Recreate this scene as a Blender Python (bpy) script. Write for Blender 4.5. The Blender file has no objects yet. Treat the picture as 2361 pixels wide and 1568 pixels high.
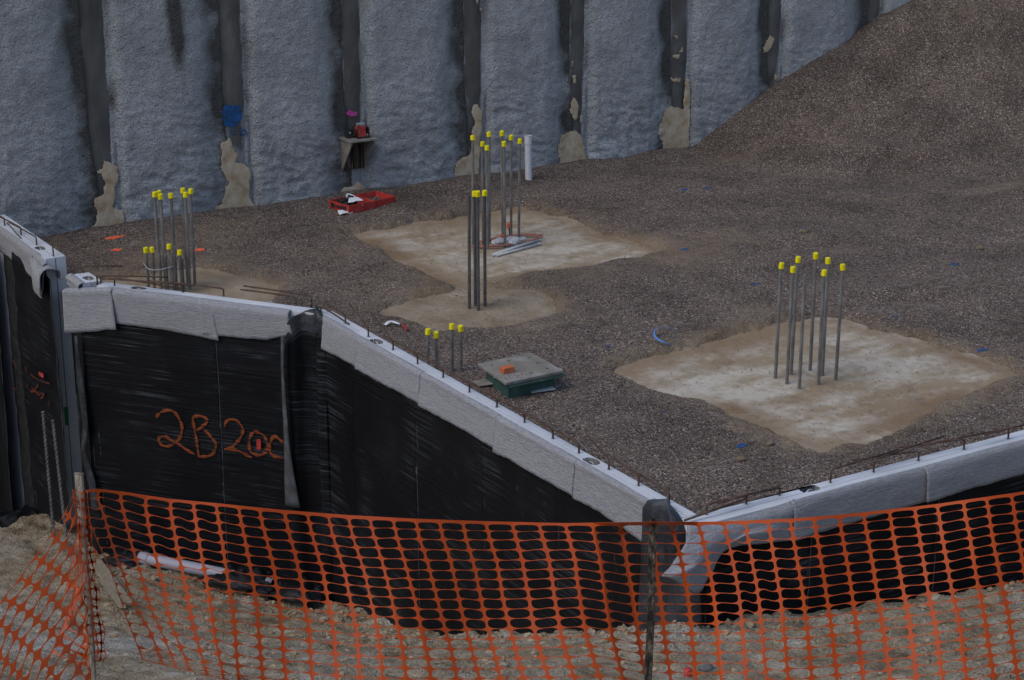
import bpy, bmesh, math, random
import numpy as np
random.seed(5); np.random.seed(5)
S = bpy.context.scene
COL = S.collection
# ------------------------------------------------------------------ camera, light, exposure
# site axes: x runs along the back wall to the right, y runs away from the near corner, z up, gravel floor at z = 0
PITCH = math.radians(17.87); YAW = math.radians(31.6); CAMH = 7.2
cam = bpy.data.objects.new('camera', bpy.data.cameras.new('camera')); COL.objects.link(cam)
cam.location = (0, 0, CAMH); cam.rotation_euler = (math.pi/2-PITCH, 0, -YAW)
cam.data.sensor_width = 36; cam.data.lens = 65.46; cam.data.clip_end = 400; cam.data.clip_start = .5
S.camera = cam
w = bpy.data.worlds.new('World'); S.world = w; w.use_nodes = True
nt = w.node_tree; bg = nt.nodes['Background']
sky = nt.nodes.new('ShaderNodeTexSky'); sky.sky_type = 'NISHITA'; sky.sun_disc = False
SUN_EL, SUN_ROT = math.radians(50), math.radians(268)
sky.sun_elevation = SUN_EL; sky.sun_rotation = SUN_ROT
sky.air_density = 1.1; sky.dust_density = 2.0; sky.ozone_density = 1.5
nt.links.new(sky.outputs[0], bg.inputs[0]); bg.inputs[1].default_value = .13
sun = bpy.data.objects.new('sun', bpy.data.lights.new('sun', 'SUN')); COL.objects.link(sun)
sun.data.energy = .7; sun.data.angle = math.radians(35); sun.data.color = (1, .96, .9)
# the sky's sun sits at azimuth SUN_ROT clockwise from +y
sd = (math.sin(SUN_ROT)*math.cos(SUN_EL), math.cos(SUN_ROT)*math.cos(SUN_EL), math.sin(SUN_EL))
import mathutils
V = mathutils.Vector
sun.rotation_euler = V(sd).to_track_quat('Z', 'Y').to_euler()
sun.location = (0, 0, 30)
S.view_settings.view_transform = 'Standard'; S.view_settings.look = 'None'
S.view_settings.gamma = 1; S.view_settings.use_curve_mapping = False
S.view_settings.exposure = 0.1

# ------------------------------------------------------------------ survey helper: sight line from the station through a photo point
F, CX, CY = 4293., 1180.5, 784.
def ray(x, y):
    X = (x-CX)/F; Y = -(y-CY)/F
    a = math.cos(PITCH)+Y*math.sin(PITCH); b = -math.sin(PITCH)+Y*math.cos(PITCH)
    return np.array([.8517*X+.5240*a, -.5240*X+.8517*a, b])
C0 = np.array([0, 0, CAMH])
def at(x, y, ax, val):                      # meet the plane axis = val
    r = ray(x, y); t = (val-C0[ax])/r[ax]; return C0+r*t
def fl(x, y, z=0.): return at(x, y, 2, z)
def sl(x, y, d):                            # at a taped distance
    r = ray(x, y); return C0+r/np.linalg.norm(r)*d
def atplane(x, y, p, n):
    r = ray(x, y); p = np.array(p, float); n = np.array(n, float)
    return C0+r*((n@(p-C0))/(n@r))
def top_on(p, y):                           # height of photo row y straight above point p
    f = .5240*p[0]+.8517*p[1]; Yv = -(y-CY)/F
    s = f/(math.cos(PITCH)+Yv*math.sin(PITCH)); return CAMH+s*(-math.sin(PITCH)+Yv*math.cos(PITCH))

# ------------------------------------------------------------------ noise
_T = np.random.RandomState(11).rand(256, 256)
def vn(x, y, seed=0):
    x = np.asarray(x, float)+seed*17.31; y = np.asarray(y, float)+seed*9.77
    xi = np.floor(x).astype(int); yi = np.floor(y).astype(int); fx = x-xi; fy = y-yi
    fx = fx*fx*(3-2*fx); fy = fy*fy*(3-2*fy); g = lambda a, b: _T[a & 255, b & 255]
    return (g(xi, yi)*(1-fx)+g(xi+1, yi)*fx)*(1-fy)+(g(xi, yi+1)*(1-fx)+g(xi+1, yi+1)*fx)*fy
def fbm(x, y, s, o=4, seed=0, gain=.5):
    r = 0; a = 1; t = 0; x = np.asarray(x)/s; y = np.asarray(y)/s
    for k in range(o):
        r = r+a*vn(x*2**k, y*2**k, seed+k*3); t += a; a *= gain
    return r/t*2-1
def sstep(a, b, x):
    t = np.clip((x-a)/(b-a), 0, 1); return t*t*(3-2*t)

# ------------------------------------------------------------------ object helpers
def link(o, parent=None):
    COL.objects.link(o)
    if parent is not None: o.parent = parent
    return o
def tag(o, label=None, cat=None, group=None, kind=None):
    if label: o['label'] = label
    if cat: o['category'] = cat
    if group: o['group'] = group
    if kind: o['kind'] = kind
    return o
def thing(name, label, cat, loc=(0, 0, 0), group=None):
    o = bpy.data.objects.new(name, None); o.location = tuple(float(c) for c in loc); o.empty_display_size = .2
    link(o); return tag(o, label, cat, group)
def mesh(name, v, f, m, parent=None, smooth=False, attrs=None, org=None, solid=0, mods=()):
    """v in site coordinates; stored relative to the parent's (or given) base point"""
    v = np.asarray(v, float).reshape(-1, 3)
    b = np.array(parent.location if parent is not None and org is None and parent.parent is None else (org if org is not None else (0, 0, 0)), float)
    if parent is not None and parent.parent is not None and org is None: b = np.array(parent.parent.location)
    me = bpy.data.meshes.new(name)
    if isinstance(f, np.ndarray):
        n, k = f.shape
        me.vertices.add(len(v)); me.vertices.foreach_set('co', (v-b).astype(np.float32).ravel())
        me.loops.add(n*k); me.loops.foreach_set('vertex_index', f.astype(np.int32).ravel())
        me.polygons.add(n); me.polygons.foreach_set('loop_start', np.arange(0, n*k, k, dtype=np.int32))
        me.update(calc_edges=True)
    else:
        me.from_pydata([tuple(q) for q in (v-b)], [], [tuple(q) for q in f]); me.update()
    if attrs:
        for an, av in attrs.items():
            at_ = me.attributes.new(an, 'FLOAT', 'POINT'); at_.data.foreach_set('value', np.asarray(av, np.float32).ravel())
    me.polygons.foreach_set('use_smooth', np.full(len(me.polygons), smooth))
    me.materials.append(m)
    o = bpy.data.objects.new(name, me)
    if parent is None: o.location = tuple(b)
    link(o, parent)
    if solid:
        md = o.modifiers.new('thickness', 'SOLIDIFY'); md.thickness = solid; md.offset = 0
    return o
def gridf(n, m):
    i, j = np.meshgrid(np.arange(n-1), np.arange(m-1), indexing='ij'); a = (i*m+j).ravel()
    return np.stack([a, a+m, a+m+1, a+1], 1)
def box_vf(c, s, rz=0, taper=1):
    cx, cy, cz = c; sx, sy, sz = [q/2 for q in s]; v = []
    for z, k in ((-sz, 1), (sz, taper)):
        for x, y in ((-sx, -sy), (sx, -sy), (sx, sy), (-sx, sy)):
            x *= k; y *= k
            v.append((cx+x*math.cos(rz)-y*math.sin(rz), cy+x*math.sin(rz)+y*math.cos(rz), cz+z))
    return v, [(3, 2, 1, 0), (4, 5, 6, 7), (0, 1, 5, 4), (1, 2, 6, 5), (2, 3, 7, 6), (3, 0, 4, 7)]
def box(name, c, s, m, parent=None, rz=0, bev=.004, taper=1, **k):
    v, f = box_vf(c, s, rz, taper); o = mesh(name, v, f, m, parent, **k)
    if bev:
        md = o.modifiers.new('bevel', 'BEVEL'); md.width = bev; md.segments = 2; md.limit_method = 'NONE'
    return o
def prism(name, poly, z0, z1, m, parent=None, bev=0, **k):
    n = len(poly); v = [(x, y, z0) for x, y in poly]+[(x, y, z1) for x, y in poly]
    f = [tuple(range(n))[::-1], tuple(range(n, 2*n))]+[(i, (i+1) % n, (i+1) % n+n, i+n) for i in range(n)]
    o = mesh(name, v, f, m, parent, **k)
    if bev:
        md = o.modifiers.new('bevel', 'BEVEL'); md.width = bev; md.segments = 2; md.limit_method = 'ANGLE'
    return o
def tube_vf(pts, rads, n=8, cap=True, twist=None):
    pts = [np.array(p, float) for p in pts]; v = []; f = []
    if not hasattr(rads, '__len__'): rads = [rads]*len(pts)
    up = np.array([0, 0, 1.])
    prev = None
    for i, p in enumerate(pts):
        d = pts[min(i+1, len(pts)-1)]-pts[max(i-1, 0)]; d = d/ (np.linalg.norm(d)+1e-9)
        a = np.cross(d, up if prev is None else np.cross(prev, d)) if prev is None else prev-d*(prev@d)
        if np.linalg.norm(a) < 1e-4: a = np.cross(d, [1, 0, 0])
        a = a/np.linalg.norm(a); prev = a; b = np.cross(d, a)
        for k in range(n):
            t = 2*math.pi*k/n; v.append(p+rads[i]*(a*math.cos(t)+b*math.sin(t)))
    for i in range(len(pts)-1):
        for k in range(n):
            q = (k+1) % n; f.append((i*n+k, i*n+q, (i+1)*n+q, (i+1)*n+k))
    if cap: f += [tuple(range(n))[::-1], tuple(range((len(pts)-1)*n, len(pts)*n))]
    return v, f
def tube(name, pts, r, m, parent=None, n=8, cap=True, smooth=True, **k):
    v, f = tube_vf(pts, r, n, cap); return mesh(name, v, f, m, parent, smooth=smooth, **k)
def catmull(P, k=6):
    P = [np.array(p, float) for p in P]; Q = [2*P[0]-P[1]]+P+[2*P[-1]-P[-2]]; out = []
    for i in range(1, len(Q)-2):
        for j in range(k):
            t = j/k; a, b, c, d = Q[i-1:i+3]
            out.append(.5*((2*b)+(-a+c)*t+(2*a-5*b+4*c-d)*t*t+(-a+3*b-3*c+d)*t**3))
    out.append(P[-1]); return out
def inpoly(x, y, poly):
    r = np.zeros(np.shape(x), bool); n = len(poly)
    for i in range(n):
        x1, y1 = poly[i][:2]; x2, y2 = poly[(i+1) % n][:2]
        c = ((y1 > y) != (y2 > y)); xx = (x2-x1)*(y-y1)/((y2-y1) if y2 != y1 else 1e-9)+x1
        r ^= (c & (x < xx))
    return r
def polydist(x, y, poly):
    d = np.full(np.shape(x), 1e9); n = len(poly)
    for i in range(n):
        a = np.array(poly[i][:2], float); b = np.array(poly[(i+1) % n][:2], float); e = b-a; L = e@e+1e-12
        t = np.clip(((x-a[0])*e[0]+(y-a[1])*e[1])/L, 0, 1)
        d = np.minimum(d, np.hypot(x-a[0]-t*e[0], y-a[1]-t*e[1]))
    return d

# ------------------------------------------------------------------ materials
def mat(name, cols, scale=6., rough=.85, bump=None, bump2=None, stretch=(1, 1, 1), detail=6., masks=(), spec=.3,
        speckle=None, lines=None, vor=None, metal=0., trans=0.):
    """cols: list of (position, rgb) over a noise; masks: (attribute, rgb, noise scale, edge) ; lines: crease highlights painted into the colour (scale vec, lo, rgb)"""
    m = bpy.data.materials.new(name); m.use_nodes = True; n = m.node_tree.nodes; L = m.node_tree.links
    b = n['Principled BSDF']; b.inputs['Roughness'].default_value = rough
    b.inputs['Specular IOR Level'].default_value = spec; b.inputs['Metallic'].default_value = metal
    tc = n.new('ShaderNodeTexCoord'); mp = n.new('ShaderNodeMapping'); mp.inputs['Scale'].default_value = stretch
    L.new(tc.outputs['Object'], mp.inputs['Vector'])
    def noise(sc, det=detail, vec=None, ro=.55):
        t = n.new('ShaderNodeTexNoise'); t.inputs['Scale'].default_value = sc; t.inputs['Detail'].default_value = det
        t.inputs['Roughness'].default_value = ro; L.new(vec or mp.outputs[0], t.inputs['Vector']); return t
    def ramp(fac, pts, interp='LINEAR'):
        r = n.new('ShaderNodeValToRGB'); r.color_ramp.interpolation = interp; e = r.color_ramp.elements
        while len(e) < len(pts): e.new(.5)
        for q, (p, c) in zip(e, pts): q.position = p; q.color = (*c, 1) if len(c) == 3 else c
        L.new(fac, r.inputs[0]); return r
    def mix(fac, a, bb):
        x = n.new('ShaderNodeMix'); x.data_type = 'RGBA'
        if isinstance(fac, float): x.inputs[0].default_value = fac
        else: L.new(fac, x.inputs[0])
        L.new(a, x.inputs[6])
        if isinstance(bb, tuple): x.inputs[7].default_value = (*bb, 1)
        else: L.new(bb, x.inputs[7])
        return x.outputs[2]
    def math_(op, a, c):
        x = n.new('ShaderNodeMath'); x.operation = op
        for i, q in enumerate((a, c)):
            if isinstance(q, (int, float)): x.inputs[i].default_value = q
            else: L.new(q, x.inputs[i])
        return x.outputs[0]
    c = ramp(noise(scale).outputs[0], cols).outputs[0]
    hgt = None
    if vor:                                  # (scale, ramp, height) stone by stone
        vt = n.new('ShaderNodeTexVoronoi'); vt.inputs['Scale'].default_value = vor[0]; L.new(mp.outputs[0], vt.inputs['Vector'])
        sp = n.new('ShaderNodeSeparateColor'); L.new(vt.outputs['Color'], sp.inputs[0])
        vc = ramp(sp.outputs[0], vor[1], 'CONSTANT').outputs[0]
        x = n.new('ShaderNodeMix'); x.data_type = 'RGBA'; x.blend_type = 'MULTIPLY'; x.inputs[0].default_value = 1
        L.new(c, x.inputs[6]); L.new(vc, x.inputs[7]); c = x.outputs[2]
        hgt = math_('MULTIPLY', vt.outputs['Distance'], -vor[2])
    if speckle:                              # (scale, threshold, rgb)
        t = noise(speckle[0], 2.); c = mix(ramp(t.outputs[0], [(speckle[1], (0, 0, 0)), (speckle[1]+.05, (1, 1, 1))]).outputs[0], c, speckle[2])
    if lines:
        mp2 = n.new('ShaderNodeMapping'); mp2.inputs['Scale'].default_value = lines[0]; L.new(tc.outputs['Object'], mp2.inputs['Vector'])
        t = noise(1., 3., mp2.outputs[0], .6); r = ramp(t.outputs[0], [(lines[1], (0, 0, 0)), (lines[1]+.025, (1, 1, 1)), (lines[1]+.05, (0, 0, 0))])
        t2 = noise(1.3, 3.); k = math_('MULTIPLY', r.outputs[0], ramp(t2.outputs[0], [(.48, (0, 0, 0)), (.66, (.8, .8, .8))]).outputs[0])
        c = mix(k, c, lines[2])
    for an, rgb, ns, edge in masks:
        a = n.new('ShaderNodeAttribute'); a.attribute_name = an
        s = math_('ADD', a.outputs['Fac'], math_('MULTIPLY', math_('SUBTRACT', noise(ns).outputs[0], .5), edge))
        r = ramp(s, [(.42-(.25 if an in ('white', 'brown', 'soil', 'stain_shade', 'chalk') else 0), (0, 0, 0)), (.58+(.25 if an in ('white', 'brown', 'soil', 'stain_shade', 'chalk') else 0), (1, 1, 1))]) if edge > 0 else ramp(a.outputs['Fac'], [(0, (0, 0, 0)), (1, (1, 1, 1))])
        if isinstance(rgb, list): c = mix(r.outputs[0], c, ramp(noise(scale*1.7).outputs[0], rgb).outputs[0])
        else: c = mix(r.outputs[0], c, rgb)
    L.new(c, b.inputs['Base Color'])
    last = None
    if hgt is not None:
        bp = n.new('ShaderNodeBump'); bp.inputs['Distance'].default_value = 1.; bp.inputs['Strength'].default_value = 1.
        L.new(hgt, bp.inputs['Height']); last = bp
    for q in (bump, bump2):
        if not q: continue
        vec = mp.outputs[0]
        if len(q) > 2:
            mp3 = n.new('ShaderNodeMapping'); mp3.inputs['Scale'].default_value = q[2]; L.new(tc.outputs['Object'], mp3.inputs['Vector']); vec = mp3.outputs[0]
        t = noise(q[0], 5., vec); bp = n.new('ShaderNodeBump'); bp.inputs['Distance'].default_value = q[1]; bp.inputs['Strength'].default_value = 1.
        L.new(t.outputs[0], bp.inputs['Height'])
        if last is not None: L.new(last.outputs[0], bp.inputs['Normal'])
        last = bp
    if last is not None: L.new(last.outputs[0], b.inputs['Normal'])
    if trans:
        tr = n.new('ShaderNodeBsdfTranslucent'); L.new(c, tr.inputs[0]); ms = n.new('ShaderNodeMixShader'); ms.inputs[0].default_value = trans
        L.new(b.outputs[0], ms.inputs[1]); L.new(tr.outputs[0], ms.inputs[2]); L.new(ms.outputs[0], n['Material Output'].inputs[0])
    return m
TAN = [(.3, (.38, .27, .165)), (.5, (.52, .40, .27)), (.7, (.60, .51, .39))]
M = dict(
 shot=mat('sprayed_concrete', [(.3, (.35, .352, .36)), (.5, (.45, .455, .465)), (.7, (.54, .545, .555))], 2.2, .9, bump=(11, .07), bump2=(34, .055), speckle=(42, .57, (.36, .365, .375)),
          masks=[('lite', (.55, .575, .60), 4., .35), ('stain_shade', (.10, .096, .09), 5., .6)]),
 pile=mat('pile_concrete', [(.3, (.075, .069, .062)), (.5, (.115, .107, .098)), (.7, (.17, .16, .15))], 2.2, .85, bump=(14, .015), speckle=(55, .78, (.3, .3, .3)),
          stretch=(1, 1, .5), masks=[('fade', (.27, .272, .28), 5., .9)]),
 tan=mat('sandy_plaster', TAN, 7., .9, bump=(10, .012), bump2=(45, .006), speckle=(9, .70, (.5, .5, .5))),
 gravel=mat('gravel_bed', [(.3, (.76, .68, .61)), (.5, (1.12, 1.01, .92)), (.7, (1.42, 1.29, 1.17))], .9, .9,
          vor=(55., [(0, (.035, .031, .028)), (.12, (.095, .08, .07)), (.34, (.135, .112, .096)), (.52, (.122, .094, .078)), (.66, (.17, .14, .122)), (.84, (.24, .212, .195)), (.94, (.38, .36, .35))], .022),
          bump=(3., .12), masks=[('soil', [(.3, (.19, .13, .075)), (.6, (.31, .235, .155))], 6., 1.)]),
 stone=mat('gravel_stone', [(.3, (.13, .10, .085)), (.5, (.19, .155, .135)), (.7, (.22, .18, .155))], 9., .85,
          masks=[('tone', (.5, .48, .46), 1., 0)]),
 clod=mat('clay_lump', [(.3, (.2, .14, .08)), (.5, (.34, .26, .17)), (.7, (.48, .4, .29))], 5., .95, bump=(24, .02)),
 dkrock=mat('brown_rock', [(.3, (.13, .095, .06)), (.6, (.24, .19, .13))], 8., .95, bump=(24, .02)),
 clay=mat('clay_ground', [(.3, (.2, .14, .08)), (.43, (.38, .295, .195)), (.57, (.49, .405, .29)), (.7, (.60, .54, .44))], 2.6, .95, bump=(7, .16), bump2=(30, .08),
          masks=[('chalk', (.60, .585, .54), 3., .7), ('dark', (.2, .13, .07), 5., .8)], detail=10.),
 pad=mat('dusty_footing', [(.3, (.23, .165, .10)), (.45, (.31, .235, .15)), (.6, (.36, .29, .2)), (.75, (.42, .36, .27))], 1.5, .9, bump=(12, .02), bump2=(50, .006),
          masks=[('white', (.52, .465, .385), 8., 1.3), ('brown', (.235, .155, .09), 3., 1.)], detail=9., speckle=(38, .72, (.16, .12, .09))),
 pad2=mat('mud_footing', [(.3, (.2, .145, .09)), (.5, (.29, .225, .15)), (.7, (.36, .3, .22))], 2., .9, bump=(12, .02), speckle=(38, .7, (.16, .12, .09)), detail=9.),
 conc=mat('precast_concrete', [(.25, (.45, .465, .50)), (.5, (.57, .59, .63)), (.75, (.64, .66, .70))], 1.3, .8, bump=(40, .003), speckle=(16, .74, (.4, .38, .36)), detail=9.),
 concrough=mat('pocket_concrete', [(.3, (.09, .09, .087)), (.6, (.19, .19, .18))], 9., .95, bump=(20, .02)),
 memb=mat('black_membrane', [(.3, (.004, .0043, .0056)), (.55, (.0075, .008, .0102)), (.78, (.016, .017, .021))], .9, .5, spec=.11,
          bump=(1., .009, (.5, .42, 24)), bump2=(1., .004, (1.6, 1.2, 60)), lines=((.3, .25, 21), .515, (.085, .09, .10)), detail=8., masks=[('dust', (.075, .078, .082), 9., 1.3)]),  # pale crease lines put the plastic's highlights into the colour
 memb2=mat('dusty_lit_membrane', [(.3, (.012, .0135, .017)), (.5, (.028, .031, .038)), (.75, (.075, .082, .095))], 2.5, .42, spec=.3, bump=(5, .05), bump2=(22, .008), detail=8.),  # dusty, and lightened so the light on the hood tops is in the colour
 felt=mat('grey_felt', [(.3, (.25, .25, .265)), (.5, (.305, .308, .328)), (.7, (.37, .375, .40))], 5., .95, spec=.1,
          bump=(1., .014, (50, 50, 90)), bump2=(1., .012, (5, 5, 60)), stretch=(3., 3., 22.), detail=10.),
 feltd=mat('dirty_felt', [(.3, (.05, .05, .055)), (.5, (.085, .087, .095)), (.7, (.14, .145, .155))], 5., .95, spec=.1, bump=(1., .012, (50, 50, 90)), detail=9.),
 rebar=mat('ribbed_steel', [(.3, (.085, .075, .068)), (.5, (.15, .14, .13)), (.7, (.25, .24, .235))], 7., .7, spec=.4, bump=(60, .003), metal=.0, stretch=(1, 1, .5)),
 rebard=mat('dark_ribbed_steel', [(.3, (.045, .042, .042)), (.5, (.075, .07, .07)), (.7, (.12, .115, .115))], 7., .6, spec=.4, bump=(60, .003)),
 rust=mat('rusty_dowel', [(.3, (.05, .028, .02)), (.5, (.085, .05, .036)), (.7, (.13, .09, .07))], 14., .8, bump=(70, .002)),
 cap=mat('yellow_plastic', [(.3, (.74, .62, .0)), (.7, (.84, .72, .005))], 9., .45, speckle=(60, .74, (.35, .28, .02))),
 orange=mat('orange_netting', [(.3, (.46, .058, .004)), (.7, (.58, .088, .008))], 2., .4, spec=.35, trans=.15),
 spray=mat('orange_spray', [(.36, (.012, .008, .008)), (.5, (.2, .045, .012)), (.66, (.36, .085, .022))], 9., .7, stretch=(.6, .6, 7)),
 sprayf=mat('faint_orange_spray', [(.42, (.012, .01, .01)), (.55, (.12, .02, .012)), (.72, (.3, .05, .02))], 9., .7, stretch=(1, 1, 3)),
 fluo=mat('fluorescent_paint', [(.3, (.6, .1, .04)), (.6, (.9, .16, .07))], 30., .7),
 bluep=mat('blue_paint', [(.35, (.02, .06, .14)), (.55, (.02, .095, .27)), (.75, (.03, .13, .36))], 9., .8, bump=(20, .02)),
 pinkp=mat('pink_paint', [(.3, (.5, .06, .25)), (.7, (.7, .1, .38))], 14., .8, bump=(20, .02)),
 red=mat('red_plastic', [(.3, (.3, .03, .025)), (.5, (.46, .045, .035)), (.7, (.5, .08, .06))], 12., .5, speckle=(18, .66, (.35, .24, .18))),
 black=mat('black_plastic', [(.3, (.012, .012, .013)), (.7, (.04, .04, .04))], 10., .5),
 white=mat('white_paper', [(.3, (.7, .72, .76)), (.7, (.82, .84, .86))], 10., .8),
 pvc=mat('white_pipe_plastic', [(.3, (.56, .57, .6)), (.7, (.66, .67, .69))], 3., .4, speckle=(14, .72, (.45, .43, .4))),
 lilac=mat('grey_pipe_plastic', [(.3, (.3, .3, .36)), (.7, (.36, .36, .42))], 4., .45, speckle=(22, .72, (.35, .3, .24))),
 galv=mat('grey_conduit', [(.3, (.42, .43, .44)), (.7, (.55, .56, .57))], 8., .5),
 wood=mat('weathered_wood', [(.3, (.2, .16, .11)), (.5, (.32, .27, .2)), (.7, (.42, .37, .29))], 4., .9, stretch=(9, 9, .8), bump=(9, .02)),
 wood2=mat('dark_muddy_wood', [(.35, (.012, .01, .008)), (.5, (.05, .04, .03)), (.66, (.17, .14, .10))], 5., .9, stretch=(7, 7, .5), bump=(12, .03)),
 ply=mat('dusty_board', [(.3, (.17, .155, .13)), (.5, (.24, .22, .185)), (.7, (.3, .29, .27))], 5., .85, speckle=(20, .63, (.12, .09, .07)), masks=(), bump=(30, .004)),
 green=mat('green_metal', [(.3, (.035, .07, .06)), (.6, (.05, .11, .095)), (.75, (.16, .18, .15))], 6., .55, speckle=(40, .75, (.3, .28, .22))),
 sticker=mat('green_sticker', [(.3, (.01, .18, .06)), (.7, (.015, .22, .08))], 8., .5),
 brick=mat('orange_brick', [(.3, (.42, .1, .04)), (.6, (.55, .16, .07)), (.75, (.5, .3, .22))], 14., .9, bump=(50, .006)),
 blue=mat('blue_strap', [(.3, (.09, .22, .6)), (.7, (.13, .3, .7))], 8., .4),
 bag=mat('clear_plastic_bag', [(.3, (.4, .4, .42)), (.7, (.66, .67, .7))], 9., .3, bump=(12, .04)),
 hose=mat('terracotta_hose', [(.3, (.34, .12, .09)), (.7, (.45, .18, .14))], 8., .6),
 steel=mat('dull_steel', [(.3, (.3, .31, .33)), (.7, (.5, .52, .55))], 9., .45, metal=.3),
)

for k_ in ('spray', 'sprayf'):               # sprayed paint thins out towards the edge of the stroke
    n_ = M[k_].node_tree.nodes; l_ = M[k_].node_tree.links; a_ = n_.new('ShaderNodeAttribute'); a_.attribute_name = 'cov'
    t_ = n_.new('ShaderNodeTexNoise'); t_.inputs['Scale'].default_value = 60; q_ = n_.new('ShaderNodeMath'); q_.operation = 'MULTIPLY_ADD'; q_.use_clamp = True
    l_.new(t_.outputs[0], q_.inputs[0]); q_.inputs[1].default_value = .5; l_.new(a_.outputs['Fac'], q_.inputs[2])
    r_ = n_.new('ShaderNodeMapRange'); r_.inputs[1].default_value = .3; r_.inputs[2].default_value = 1.1; l_.new(q_.outputs[0], r_.inputs[0]); l_.new(r_.outputs[0], n_['Principled BSDF'].inputs['Alpha'])

# ------------------------------------------------------------------ pit floor: gravel bed, footings
PADS = [[(12.37, 24.65), (15.42, 24.81), (15.75, 21.41), (12.3, 21.37)], [(12.2, 17.4), (15.66, 17.6), (16.1, 14.65), (12.58, 14.05)],
        [(11.0, 20.75), (12.4, 21.3), (13.05, 20.5), (12.75, 19.9), (11.9, 19.6), (11.15, 19.95)], [(7.9, 24.25), (9.75, 24.15), (10.05, 22.75), (9.4, 21.9), (8.0, 22.4)]]
def padm(x, y, warp=True):
    m = np.zeros(np.shape(x))
    xx = x+fbm(x, y, .7, 5, 3, .6)*.26; yy = y+fbm(x, y, .7, 5, 9, .6)*.26
    for p in PADS:
        s = np.where(inpoly(xx, yy, p), 1, -1)*polydist(xx, yy, p); m = np.maximum(m, sstep(-.25, .03, s))
    return m
def mound(x, y):
    hw = np.maximum(0, -.0125*(x-20.4)**2+.513*(x-20.4)); hw = hw*(1+.0*x)
    Ls = np.interp(x, [20.45, 21.4, 22.95, 24.9, 30], [.5, 2.3, 3.1, 3.9, 5.6])
    t = np.maximum(0, 26.6-y)/Ls; m = hw*np.clip(1-t, 0, 1.2)
    return m*(1-.12*sstep(.0, .9, t)*(1-sstep(.9, 1., t)))
def gz(x, y, fine=True):
    x = np.asarray(x, float); y = np.asarray(y, float); pm = padm(x, y); mo = mound(x, y)
    z = .06+.05*fbm(x, y, 1.6, 3, 1)+.04*fbm(x*.6, y*1.4, .5, 3, 2)+.05*(1-2*np.abs(fbm(x*.5+y*.2, y*1.2, 1.1, 3, 14)))*sstep(11, 16, x+.4*(y-14))
    # trampled berms and scrapes along the toe of the heap
    toe = np.interp(x, [20.45, 21.4, 22.95, 24.9, 30], [26.4, 24.6, 23.8, 23.0, 21.3])
    z = z+.11*np.exp(-((y-toe+.25*np.sin(x*1.9))/.28)**2)*sstep(20.3, 21.5, x)
    z = z+.07*np.exp(-((y-toe+1.0+.3*np.sin(x*1.3+1))/.2)**2)*sstep(19.5, 21, x)
    z = z+.34*np.exp(-(((x-23.6)/1.6)**2+((y-20.6)/.75)**2))
    z = z+.05*np.exp(-((y-26.6)/.35)**2)
    z = z+mo+.03*fbm(x, y, .9, 3, 5)*sstep(0, .4, mo)
    return z*(1-pm)-.06*pm
st = .045
xs = np.arange(7.62, 30.5, st); ys = np.arange(12.3, 26.98, st); X, Y = np.meshgrid(xs, ys, indexing='ij')
Z = gz(X, Y)
near = np.zeros(X.shape)
for p in PADS:
    s = np.where(inpoly(X, Y, p), 1, -1)*polydist(X, Y, p); near = np.maximum(near, np.exp(-((s+.05)/.36)**2)*.60)
soil = near*(.8+.6*fbm(X, Y, .8, 3, 21))+np.maximum(0, .5*fbm(X, Y, 1.9, 4, 24)-.0)*1.1
for cx_, cy_, r_, a_ in [(*fl(1250, 590)[:2], 1.1, .5), (*fl(1000, 715)[:2], .6, .55), (*fl(1560, 600)[:2], 1.1, .62), (*fl(1640, 570)[:2], .9, .5), (*fl(1330, 640)[:2], 1.3, .42),
                    (*fl(800, 600)[:2], .6, .35), (*fl(1750, 735)[:2], .7, .5), (*fl(330, 605)[:2], .5, .6), (*fl(1230, 770)[:2], .8, .4), (*fl(2290, 445)[:2], .8, .45)]:
    soil = np.maximum(soil, a_*np.exp(-(((X-cx_)**2+((Y-cy_)*1.3)**2)/r_**2)))
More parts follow.
